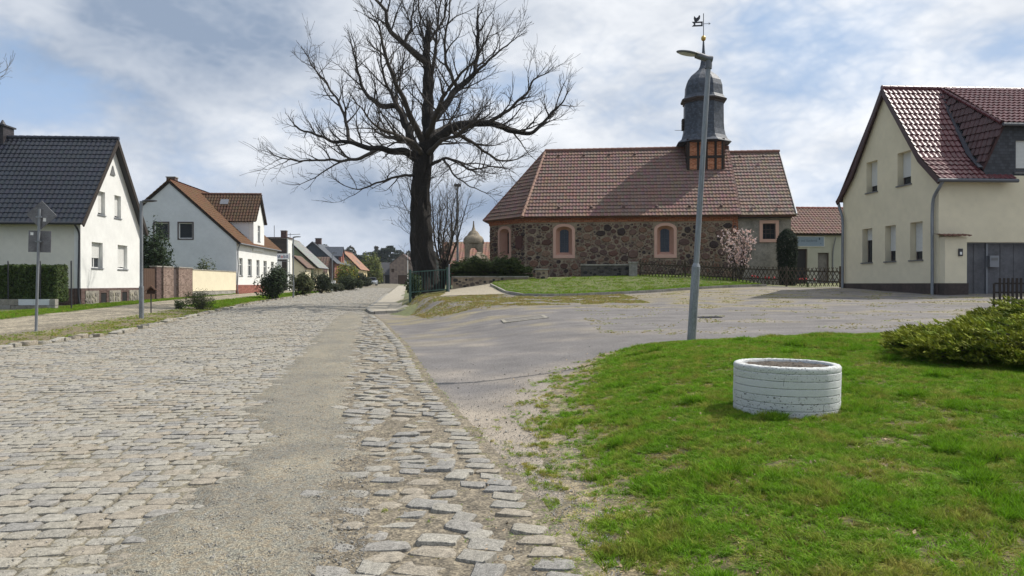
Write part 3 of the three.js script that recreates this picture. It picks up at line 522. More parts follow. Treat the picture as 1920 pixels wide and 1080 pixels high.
{ // --- white house with the dark glazed roof
  const d = 38, x = -21.2, h = thing('white_house', 'white gabled house with dark glazed tile roof behind the clipped hedge', 'house', x, 0.45, d, TURN);
  const W = 7, L = 15, P = 0.95;
  const T = tileSet([0.018, 0.02, 0.032], 0.5, 0.24, 0.33, { rough: 0.35, hump: 0.03 });
  const right = [[1.15, 1.98, 1.2, 1.32, { shutter: 0.62 }], [4.12, 1.98, 1.2, 1.32, { shutter: 0.93 }], [1.83, 4.75, 0.8, 1.22, { shutter: 0.9, bars: '' }], [3.73, 4.75, 0.8, 1.22, { shutter: 0.9, bars: '' }]];
  const R = gable(h, { x0: -L, x1: 0, W, eave: 4.45, ridge: 8.75, axis: 'x', mat: [M.creamL, M.white, M.white], right, T, roofMat: M.darkMetal, over: 0.4, verge: 0.3 });
  windows(h, RIGHT(), right, { z: -0.2, sill: M.zinc });
  part(h, 'gable_vent', at(flat([[3.2, 7.0], [3.75, 7.0], [3.47, 7.5]], [], 0.05), RIGHT(0.06)), M.sill);
  caps(R.front, R.ridge[0], R.ridge[1], 0.12, 0.36, T.single ? M.slate : std([0.02, 0.022, 0.034], { roughness: 0.4 }));
  // plinth: brick frame with panels of crazy stone and two cellar windows
  const cellar = [[2.05, 0.2, 0.62, 0.5], [4.55, 0.22, 0.62, 0.5]];
  const pl_ = wall(h, RIGHT(0.05), [[-0.05, -0.4], [7.05, -0.4], [7.05, P], [-0.05, P]], cellar, M.brickD, 0.3, 'plinth');
  for (const [a, b, w, hh] of cellar) { const m = part(h, 'cellar_window', at(bx(a, b, -0.046, a + w, b + hh, -0.03), RIGHT(0.05)), M.room); part(m, 'grate', at(merge(range(1, 4, 1).map((i) => bx(a + w * i / 5, b, -0.029, a + w * i / 5 + 0.015, b + hh, -0.015))), RIGHT(0.05)), M.darkMetal); }
  const r = rng(201), sm = [[0.38, 0.36, 0.31], [0.30, 0.28, 0.25], [0.46, 0.43, 0.36]].map((c) => std(c, { t: tStone }));
  for (const [a0, a1] of [[0.35, 1.75], [2.95, 4.3], [5.4, 6.75]]) {
    part(h, 'stone_panel', at(bx(a0, -0.1, 0, a1, P - 0.12, 0.035), RIGHT(0.05)), M.oldRender);
    for (let i = 0, a = a0 + 0.16; a < a1 - 0.1; a += 0.3) for (let b = 0.05 + 0.1 * r(); b < P - 0.2; b += 0.26) { const g = stonePoly(r, 0.17, 0.14, 0.03, 6); g.rotateZ(r() * 3); g.translate(a + (r() - 0.5) * 0.08, b, 0.035); part(pl_, 'stone', at(g, RIGHT(0.05)), sm[Math.floor(r() * 3)]); }
  }
  part(h, 'plinth', bx(-L - 0.04, -0.4, -0.25, -0.28, P, 0.045), M.brickD);
  // gutter, downpipe, verge boards, chimney
  part(h, 'gutter', bar(V3(-L - 0.3, R.ey - 0.04, 0.48), V3(0.3, R.ey - 0.04, 0.48), 0.07, 8), M.darkMetal);
  part(h, 'downpipe', tube([V3(-0.06, R.ey - 0.08, 0.46), V3(-0.02, R.ey - 0.45, 0.12), V3(-0.02, 3, 0.1), V3(-0.02, 0.35, 0.1), V3(0.1, 0.05, 0.1), V3(0.7, -0.1, -0.1), V3(1.1, -0.16, -0.3)], 0.05, 60), M.darkMetal);
  for (const s of [0, 1]) { const e = V3(0.3, R.ey - 0.12, s ? -W - 0.4 : 0.4), a = V3(0.3, R.ry - 0.14, -W / 2); part(h, 'verge_board', beam(e, a, 0.06, 0.24), M.woodDark); }
  const c = part(h, 'chimney', bx(-6.6, 7.6, -4.1, -5.4, 9.5, -3.1), std([0.045, 0.035, 0.04], { map: tSlate, roughness: 0.6 }));
  part(c, 'chimney_cap', bx(-6.68, 9.5, -4.18, -5.32, 9.58, -3.02), M.darkMetal); part(c, 'chimney_pot', cyl(0.13, 0.13, 0.45, -6.25, 9.58, -3.6), M.zinc); part(c, 'chimney_cowl', cyl(0.2, 0.03, 0.32, -5.7, 9.58, -3.6, 8), M.darkMetal);
}
{ // --- hedge on its low wall before the white house
  const r = rng(210), x0 = -33, x1 = -19.65, d = 33.4;
  const w = thing('garden_wall', 'low grey block wall under the clipped hedge', 'wall', 0, 0, d, 0);
  for (let row = 0; row < 2; row++) for (let x = x0 + row * 0.4; x < x1 - 0.05;) { const l = Math.min(0.62 + 0.35 * r(), x1 - x), y = hy(x, d) - 0.05; part(w, 'block', bx(x, y + row * 0.27, -0.12 + 0.02 * r(), x + l - 0.015, y + row * 0.27 + 0.255, 0.12 + 0.03 * r()), [M.concrete, M.oldRender, M.greyRender][Math.floor(r() * 3)]); x += l; }
}
function leafCloud(seed, n, inside, size, colour, aspect = 0.55, flat_ = 0) { // inside(r) -> [x, y, z, nx, ny, nz]
  const r = rng(seed), pos = [], col = [], nor = V3(), a = V3(), b = V3();
  for (let i = 0; i < n; i++) {
    const p = inside(r); if (!p) { continue; }
    nor.set(p[3] + (r() - 0.5) * 1.6, p[4] + (r() - 0.5) * 1.6 + flat_, p[5] + (r() - 0.5) * 1.6).normalize();
    a.set(r() - 0.5, r() - 0.5, r() - 0.5).cross(nor).normalize(); b.crossVectors(nor, a);
    const s = size * (0.6 + 0.8 * r()), c = colour(r, p), bend = s * 0.3;
    const q = [[-1, 0], [0, -aspect], [1, 0], [0, aspect]].map(([u, v]) => [p[0] + a.x * u * s + b.x * v * s - nor.x * (u ? bend : 0), p[1] + a.y * u * s + b.y * v * s - nor.y * (u ? bend : 0), p[2] + a.z * u * s + b.z * v * s - nor.z * (u ? bend : 0)]);
    pos.push(...q[0], ...q[1], ...q[3], ...q[1], ...q[2], ...q[3]); for (let k = 0; k < 6; k++) col.push(...c);
  }
  const g = new THREE.BufferGeometry(); g.setAttribute('position', new THREE.Float32BufferAttribute(pos, 3)); g.setAttribute('color', new THREE.Float32BufferAttribute(col, 3)); g.computeVertexNormals(); return g;
}
const shadeOf = (c, v = 0.5) => (r) => { const k = 1 - v / 2 + v * r(), y = (r() - 0.5) * 0.25; return [c[0] * k * (1 + y), c[1] * k, c[2] * k * (1 - y)]; };
const leafM = leafMat([1, 1, 1]), needleM = leafMat([1, 1, 1], { transmission: 0.12 });
// a bush: uneven lobes of leaves on stems
function bush(name, label, category, x, d, rx, ry, rz, n, size, c, seed, o = {}) {
  const y0 = hy(x, d) + (o.up || 0), t = thing(name, label, category, x, y0, d, 0, o.group), r = rng(seed), lobes = [];
  for (let i = 0; i < (o.lobes || 12); i++) { const a = r() * 6.3, e = Math.pow(r(), 0.7), k = Math.sqrt(r()) * 0.62; lobes.push([Math.cos(a) * k * rx, ry * (0.28 + 0.62 * e * (1 - 0.5 * k)), Math.sin(a) * k * rz, 0.34 + 0.22 * r()]); }
  part(t, 'foliage', leafCloud(seed + 1, n, (q) => { const L = lobes[Math.floor(q() * lobes.length)]; let ux = q() * 2 - 1, uy = q() * 2 - 1, uz = q() * 2 - 1; const l = Math.hypot(ux, uy, uz); if (l > 1 || l < 0.05) return null; const k = (0.55 + 0.5 * q()) / l * L[3]; const y = L[1] + uy * k * ry * 0.9; return y < 0.03 ? null : [L[0] + ux * k * rx, y, L[2] + uz * k * rz, ux / l, uy / l + 0.3, uz / l]; }, size, shadeOf(c, o.vary ?? 0.7), o.aspect ?? 0.5), o.mat || leafM);
  const st = []; for (let i = 0; i < 7; i++) { const L = lobes[i % lobes.length]; st.push(bar(V3((r() - 0.5) * rx * 0.2, -0.05, (r() - 0.5) * rz * 0.2), V3(L[0], L[1], L[2]), 0.03 + 0.02 * ry, 5, 0.01)); }
  part(t, 'stem', merge(st), M.twig);
  if (o.flower) part(t, 'blossom', leafCloud(seed + 2, o.flower[0], (q) => { const L = lobes[Math.floor(q() * lobes.length)], a = q() * 6.3, z = q() * 2 - 1, s = Math.sqrt(1 - z * z), k = L[3] * (0.8 + 0.35 * q()); return [L[0] + Math.cos(a) * s * k * rx, Math.max(0.05, L[1] + z * k * ry), L[2] + Math.sin(a) * s * k * rz, 0, 0.4, 0]; }, o.flower[1], shadeOf(o.flower[2], 0.3)), leafM);
  return t;
}
{ // clipped hedge, with thin posts in it
  const d = 34.0, x0 = -33, x1 = -19.75, t = thing('hedge', 'clipped dense green hedge in front of the white house', 'hedge', 0, 0, d, 0);
  part(t, 'foliage', leafCloud(221, 26000, (q) => { const x = mix(x0, x1, q()), top = q() < 0.3, z = top ? (q() - 0.5) * 0.9 : 0.42 + 0.12 * q(), y = top ? 1.62 + 0.07 * q() : q() * 1.66, end = !top && q() < 0.1; return [end ? x1 - 0.08 * q() : x, hy(x, d) + 0.4 + y * 0.92 + 0.05 * n2(x * 2, y * 2), end ? (q() - 0.5) * 0.9 : z + 0.06 * n2(x * 3, y * 3), end ? 1 : 0, top ? 1 : 0.2, top || end ? 0 : 1]; }, 0.06, shadeOf([0.055, 0.085, 0.02], 0.8)), leafM);
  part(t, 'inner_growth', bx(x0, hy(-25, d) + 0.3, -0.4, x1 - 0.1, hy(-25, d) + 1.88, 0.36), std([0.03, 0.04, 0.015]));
  for (const px of [18, 78, 136]) { const x = X(px, d - 0.5), p = thing('fence_post', 'thin dark metal post standing in front of the clipped hedge', 'fence post', x, hy(x, d), d - 0.6, 0, 'posts along the hedge'); part(p, 'post', cyl(0.03, 0.03, 2.1, 0, 0, 0, 8), M.darkMetal); part(p, 'cap', cyl(0.035, 0.01, 0.04, 0, 2.1, 0, 8), M.darkMetal); }
}
{ // --- older house with the orange-brown pantile roof
  const d = 64, h = thing('pantile_house', 'grey and white house with mossy brown pantiles and a cross gable', 'house', -22.8, 0.6, d, TURN);
  const L = 14.2, W = 10.8, e = 4.5, T = tileSet([0.20, 0.085, 0.04], 0.7, 0.26, 0.36, { rough: 0.9, hump: 0.05 });
  const front = [[-6.6 + W, 4.77, 1.1, 1.28], [-4.65 + W, 4.77, 1.1, 1.28]], right = [[0.75, 1.72, 1.05, 1.5], [3.4, 1.72, 1.25, 1.5], [6.2, 1.72, 1.1, 1.5], [8.7, 1.72, 1.25, 1.5], [11.6, 1.72, 1.1, 1.5]];
  const R = gable(h, { x0: -W, x1: 0, W: L, eave: e, ridge: 9.35, axis: 'z', mat: [M.greyRender, M.white, M.greyRender], front, right, T, Tback: T, roofMat: M.woodDark, over: 0.3, verge: 0.08 });
  windows(h, FRONT(-W), front, { frame: M.frameW, bars: '', sill: null, z: -0.1 });
  for (const [a, b, w, hh] of front) for (const g of [bx(a - 0.1, b - 0.1, 0.004, a, b + hh + 0.1, 0.03), bx(a + w, b - 0.1, 0.004, a + w + 0.1, b + hh + 0.1, 0.03), bx(a, b - 0.1, 0.004, a + w, b, 0.03), bx(a, b + hh, 0.004, a + w, b + hh + 0.1, 0.03)]) part(h, 'window_surround', at(g, FRONT(-W)), M.frameD);
  windows(h, RIGHT(), right, { bars: 'vh', z: -0.12, frame: M.frameW });
  part(h, 'plinth', at(bx(-0.04, -0.4, -0.2, L, 0.95, 0.05), RIGHT()), M.brickR);
  // cross gable
  const a0 = 4.8, a1 = 8.5, am = (a0 + a1) / 2, ce = 6.75, cr = 9.1, hole = [[am - 0.45, 4.9, 0.9, 1.45]];
  wall(h, RIGHT(0.12), [[a0, e - 0.5], [a1, e - 0.5], [a1, ce], [am, cr], [a0, ce]], hole, M.white, 0.4, 'cross_gable');
  windows(h, RIGHT(0.12), hole, { bars: 'vh', z: -0.12 });
  const xb = -5.2; // where the cross ridge meets the main roof
  const s = (cr - ce) / (am - a0), oy = ce - 0.2 * s + 0.1;
  for (const k of [0, 1]) { // cheek and roof of either side
    const zc = k ? -a1 : -a0;
    part(h, 'cheek', bx(-3.2, e, k ? zc - 0.0 : zc - 0.2, -0.25, ce, k ? zc + 0.2 : zc), M.greyRender);
    const sl = Math.hypot(am - a0 + 0.2, cr + 0.1 - oy);
    const poly = k ? [[0, 0], [3.2, 0], [5.6, sl], [0, sl]] : [[2.4, 0], [5.6, 0], [5.6, sl], [0, sl]];
    roofPlane(h, k ? V3(0.35, oy, zc - 0.2) : V3(-5.25, oy, zc + 0.2), V3(0, cr + 0.1 - oy, k ? am - a0 + 0.2 : -(am - a0 + 0.2)), V3(0, am - a0 + 0.2, k ? -(cr + 0.1 - oy) : cr + 0.1 - oy), poly, M.woodDark, tileSet([0.13, 0.06, 0.033], 0.7, 0.26, 0.36, { rough: 0.9, hump: 0.05 }), 0.1);
  }
  caps(h, V3(0.35, cr + 0.12, -am), V3(-5.2, cr + 0.12, -am), 0.11, 0.4, std([0.12, 0.055, 0.035]));
  part(h, 'skylight', (() => { const g = bx(-0.35, -0.3, 0, 0.35, 0.3, 0.08); g.rotateX(-0.68); g.translate(-2.6, 8.35, -5.45); return g; })(), M.zinc);
  caps(R.right, R.ridge[0], R.ridge[1], 0.12, 0.4, std([0.16, 0.07, 0.04]));
  part(h, 'downpipe', tube([V3(0.28, R.ey, -0.15), V3(0.1, R.ey - 0.45, -0.15), V3(0.1, 2.5, -0.15), V3(0.1, 0.2, -0.15), V3(0.35, -0.05, -0.6)], 0.05, 40), M.zinc);
  part(h, 'gutter', bar(V3(0.36, R.ey - 0.03, 0.05), V3(0.36, R.ey - 0.03, -L), 0.06, 6), M.zinc);
  const c = part(h, 'chimney', bx(-6.2, 8.7, -2.2, -5.5, 10.0, -1.5), M.brickD); part(c, 'chimney_cap', bx(-6.25, 10, -2.25, -5.45, 10.07, -1.45), M.concrete);
}
{ // --- the yard wall between the two: gate, brick piers, rendered wall
  const line = (d) => -21.2 - 0.065 * (d - 38) + 0.05, g = thing('yard_gate', 'brown boarded yard gate between white house and brick piers', 'gate', line(45.4), hy(line(45.4), 45.4), 45.4, TURN);
  for (let i = 0; i < 11; i++) part(g, 'board', at(bx(0.02 + i * 0.15, 0.1, -0.03, 0.16 + i * 0.15, 1.95, 0.0 + 0.006 * (i % 2)), RIGHT()), M.wood);
  for (const y of [0.35, 1.7]) part(g, 'rail', at(bx(0, y, -0.08, 1.7, y + 0.1, -0.032), RIGHT()), M.wood);
  const pier = (d, w, label, mat) => { const t = thing('brick_pier', label, 'brick wall', line(d), hy(line(d), d) - 0.1, d, TURN); part(t, 'brickwork', at(bx(0, 0, -0.35, w, 2.15, 0.05), RIGHT()), mat); part(t, 'coping', at(bx(-0.03, 2.15, -0.38, w + 0.03, 2.22, 0.08), RIGHT()), M.concrete); };
  pier(47.2, 0.75, 'narrow dark brick pier beside the brown yard gate', M.brickD); pier(48.3, 1.7, 'broad weathered brick pier with pale patches before the evergreen', M.brickB); pier(50.9, 2.6, 'long brick wall piece joining the cream rendered wall', M.brickB);
  const dr = thing('yard_door', 'dark narrow door in the brick yard wall', 'door', line(50.05), hy(line(50), 50) - 0.05, 50.05, TURN); part(dr, 'leaf', at(bx(0, 0, -0.12, 0.8, 2.0, -0.08), RIGHT()), M.frameD); part(dr, 'handle', at(bx(0.65, 0.95, -0.08, 0.75, 1.0, -0.03), RIGHT()), M.zinc);
  const w = thing('rendered_wall', 'smooth cream rendered wall leading up to the pantile house', 'wall', line(53.6), hy(line(54), 54) - 0.1, 53.6, TURN); part(w, 'render', at(bx(0, 0.55, -0.25, 10.3, 2.05, 0.03), RIGHT()), M.cream); part(w, 'base', at(bx(0, 0, -0.25, 10.3, 0.55, 0.0), RIGHT()), M.concrete); part(w, 'coping', at(bx(-0.02, 2.05, -0.3, 10.3, 2.11, 0.07), RIGHT()), M.concrete);
  bush('evergreen_tree', 'dark rounded evergreen tree behind the brick yard wall', 'tree', -23.9, 51.5, 1.45, 4.5, 1.5, 9000, 0.13, [0.028, 0.05, 0.018], 230, { lobes: 26, aspect: 0.35 });
  bush('yard_shrub', 'small pale green shrub peeping over the rendered wall', 'shrub', -23.9, 60, 1.2, 2.7, 0.8, 1800, 0.09, [0.10, 0.12, 0.05], 231);
}
{ // --- the street further on
  const roofT = (c) => tileSet(c, 0.5, 0.4, 0.45, { rough: 0.85, hump: 0.05, seg: 4 });
  { const d = 84, h = thing('boarded_annexe', 'narrow annexe clad in dark horizontal boards with a white street wall', 'annexe', X(540, d), 0.75, d, TURN);
    part(h, 'wall', bx(-4.5, -0.3, -2, 0, 5.85, -0.06), M.white); part(h, 'roof', bx(-4.6, 5.85, -2.1, 0.12, 5.97, 0.1), M.brickD);
    for (let i = 0; i < 22; i++) { const g = bx(-4.5, -0.02, -0.02, -0.1, 0.26, 0.0); g.rotateX(-0.09); g.translate(0, 0.05 + i * 0.262, 0); part(h, 'board', g, std([0.075, 0.06, 0.058].map((q) => q * (0.85 + 0.3 * ((i * 7) % 5) / 4)), { t: tWood })); }
    part(h, 'corner_post', bx(-0.098, -0.3, -0.058, 0.02, 5.85, 0.05), M.frameW);
    const c = part(h, 'chimney', bx(-1.0, 5.9, -1.6, -0.4, 6.7, -1.0), M.brickD); part(c, 'chimney_cap', bx(-1.05, 6.7, -1.65, -0.35, 6.77, -0.95), M.concrete); part(h, 'aerial_mast', bar(V3(-1.7, 5.9, -1), V3(-1.7, 7.3, -1), 0.03), M.darkMetal); part(h, 'aerial', merge([bar(V3(0.02, 5.9, -1), V3(0.02, 6.5, -1), 0.025), bar(V3(-0.3, 6.3, -1), V3(1.1, 6.36, -1), 0.03)]), M.darkMetal); }
  { const d = 80.5, x = X(530, d), t = thing('fuel_sign', 'white board sign with dark blue and red lettering on a post', 'sign', x, hy(x, d), d, 0.1);
    const face = canvasTex(512, 188, 1, 1, (c, w, h) => { c.fillStyle = '#f4f5f6'; c.fillRect(0, 0, w, h); c.font = 'bold 168px sans-serif'; c.textBaseline = 'middle'; c.textAlign = 'left'; c.save(); let tw = 0; for (const ch of 'Mobil') tw += c.measureText(ch).width; let p = (w - tw) / 2; for (const ch of 'Mobil') { c.fillStyle = ch === 'o' ? '#c8202c' : '#1d2d6b'; c.fillText(ch, p, h / 2 + 6); p += c.measureText(ch).width; } c.restore(); });
    const y = 3.62, bg = new THREE.PlaneGeometry(1.28, 0.5); bg.translate(0, y, 0.062); part(t, 'board', bx(-0.67, y - 0.3, -0.06, 0.67, y + 0.3, 0.06), std([0.88, 0.88, 0.88], { roughness: 0.4 })); part(t, 'lettering', bg, std([0.95, 0.95, 0.95], { map: face, roughness: 0.4 })); part(t, 'post', bx(0.67, 0, -0.05, 0.77, y + 0.34, 0.05), M.frameW); part(t, 'price_panel', bx(-0.62, 1.95, -0.03, -0.1, 3.1, 0.03), M.frameW); part(t, 'cross_bar', bx(-0.62, 3.1, -0.025, 0.67, 3.16, 0.025), M.zinc); part(t, 'panel_hanger', bx(-0.4, 3.16, -0.02, -0.34, y - 0.3, 0.02), M.zinc); }
  { const d = 97, h = thing('green_house', 'pale green gabled house with bright weathered roof', 'house', X(587, d), 0.8, d, TURN); const right = [[0.8, 1.2, 0.8, 1.5], [3.2, 1.2, 0.8, 1.5]]; const R = gable(h, { x0: -6.4, x1: 0, W: 7, eave: 3.3, ridge: 6.3, axis: 'z', mat: [std([0.27, 0.32, 0.19], { t: tPlaster }), std([0.68, 0.62, 0.42], { t: tPlaster }), M.creamL], right, T: roofT([0.34, 0.32, 0.31]), roofMat: M.woodDark, over: 0.6 }); windows(h, RIGHT(), right, {}); caps(h, ...R.ridge, 0.12, 0.4, M.concrete); part(h, 'gutter', bar(V3(0.7, R.ey - 0.02, 0.2), V3(0.7, R.ey - 0.02, -7.2), 0.06), M.zinc); }
  { const d = 91.5, h = thing('tan_annex', 'low tan lean-to with brown roof before the pale green house', 'shed', X(571, d), 0.75, d, TURN); const front = [[0.9, 1.2, 0.7, 0.8]]; const R = gable(h, { x0: -2.7, x1: 0, W: 4, eave: 2.9, ridge: 4.1, axis: 'z', mat: M.cream, front, right: [], T: roofT([0.22, 0.13, 0.1]), roofMat: M.woodDark }); windows(h, FRONT(-2.7), front, {}); part(h, 'downpipe', tube([V3(0.2, 2.6, 0.1), V3(0.06, 2.2, 0.06), V3(0.06, 0, 0.06)], 0.05, 12), M.zinc); }
  { const d = 125, h = thing('brick_house', 'dark red brick house with slate roof and brick cross gable', 'house', X(627, d), 1.05, d, TURN); const right = [[1.2, 1.2, 0.9, 1.7], [3.6, 1.2, 0.9, 1.7], [7.5, 1.2, 0.9, 1.7], [11, 1.2, 0.9, 1.7], [13, 1.2, 0.9, 1.7]];
    const R = gable(h, { x0: -7, x1: 0, W: 15, eave: 4.2, ridge: 7.3, axis: 'z', mat: [M.brickD, M.brickR, M.brickD], right, T: null, roofMat: std([0.10, 0.115, 0.135], { map: tSlate, roughness: 0.6 }), over: 0.5 }); windows(h, RIGHT(), right, { bars: 'v' });
    part(h, 'gable_slating', at(flat([[1.0, 5.0], [6.0, 5.0], [3.5, 7.2]], [], 0.06), FRONT(-7, 0, 0.07)), M.slate);
    const hole = [[7.6, 4.5, 0.8, 1.4]]; wall(h, RIGHT(0.1), [[6.2, 3.6], [9.8, 3.6], [9.8, 5.4], [8, 6.9], [6.2, 5.4]], hole, M.brickR, 0.4, 'cross_gable'); windows(h, RIGHT(0.1), hole, {});
    for (const k of [0, 1]) { const sl = Math.hypot(2, 1.7); roofPlane(h, k ? V3(0.3, 5.3, -10) : V3(-3.4, 5.3, -6.0), V3(0, 1.7, k ? 2 : -2), V3(0, 2, k ? -1.7 : 1.7), [[0, 0], [3.7, 0], [3.7, sl], [0, sl]], M.slate, null, 0.1); part(h, 'cheek', bx(-2.5, 4.3, k ? -9.8 : -6.4, -0.31, 5.4, k ? -9.6 : -6.2), M.slate); }
    const c = part(h, 'chimney', bx(-3.3, 7.1, -2.2, -2.4, 8.0, -1.4), M.brickD); part(c, 'chimney_cap', bx(-3.36, 8, -2.26, -2.34, 8.08, -1.34), M.darkMetal); }
  { const d = 112, h = thing('stone_shed', 'small tan gabled shed beside the red brick house', 'shed', X(607, d), 0.95, d, TURN); const right = [[1.1, 1.4, 0.7, 1.3], [2.6, 1.4, 0.7, 1.3]]; gable(h, { x0: -3.6, x1: 0, W: 4.5, eave: 2.3, ridge: 4.5, axis: 'x', mat: [M.brickB, M.cream, M.cream], right, T: roofT([0.17, 0.1, 0.075]), roofMat: M.woodDark }); windows(h, RIGHT(), right, {}); }
  { const d = 150, h = thing('yellow_house', 'yellow fronted house with bright salmon tiled roof', 'house', X(672, d), 1.3, d, TURN); const right = [[1, 0.9, 1, 1.7], [4.2, 0.9, 1, 1.7], [7.6, 0.9, 1, 1.7], [11, 0.9, 1, 1.7]]; const R = gable(h, { x0: -6.4, x1: 0, W: 14, eave: 3.4, ridge: 6.6, axis: 'z', mat: [std([0.30, 0.25, 0.17], { t: tRough }), std([0.80, 0.65, 0.38], { t: tPlaster }), M.cream], right, T: roofT([0.46, 0.23, 0.16]), roofMat: M.woodDark, over: 0.4 }); windows(h, RIGHT(), right, {}); caps(h, ...R.ridge, 0.12, 0.4, M.brickR); part(h, 'skylight', (() => { const g = bx(-0.5, -0.03, -0.6, 0.5, 0.06, 0.6); g.rotateZ(-0.785); g.translate(-1.1, 4.75, -8); return g; })(), M.sill); }
  { const d = 190, x = X(702, d), h = thing('dark_barn', 'dark roofed barn at the end of the street', 'barn', x, 1.55, d, 0.02); const front = [[1.3, 0.1, 0.9, 2.1], [2.6, 0.1, 1.2, 2.3]]; gable(h, { x0: 0, x1: 4.4, W: 10, eave: 2.4, ridge: 5.4, axis: 'x', mat: M.oldRender, front, T: null, roofMat: std([0.035, 0.035, 0.04]), over: 0.3 }); windows(h, FRONT(0), front, { frame: M.wood, pane: M.room, sill: null, bars: '' }); }
  { const d = 188, x = X(730.5, d), h = thing('stone_barn', 'tall pinkish stone barn gable closing the street', 'barn', x, 1.5, d, 0.02); const front = [[2.0, 0.05, 2.2, 2.3], [0.4, 3, 0.7, 0.9], [4.4, 0.6, 0.7, 1.5]]; gable(h, { x0: 0, x1: 6.2, W: 10, eave: 4.9, ridge: 7.4, axis: 'z', mat: std([0.30, 0.23, 0.20], { t: tRough, bump: 0.03 }), front, T: null, roofMat: M.brickD, over: 0.1, verge: 0.05 }); windows(h, FRONT(0), front, { frame: M.woodGrey, pane: M.wood, sill: null, bars: '' }); }
  { const d = 95, x = X(828, d), h = thing('salmon_house', 'low house with salmon tiled roof glimpsed behind the old tree', 'house', x, 1.5, d, -0.05); const front = [[1.5, 0.8, 1, 1.3], [4, 0.8, 1, 1.3]]; gable(h, { x0: 0, x1: 9, W: 7, eave: 2.6, ridge: 5.2, axis: 'x', mat: M.brickR, front, T: roofT([0.36, 0.17, 0.12]), roofMat: M.woodDark }); windows(h, FRONT(0), front, {}); }
}
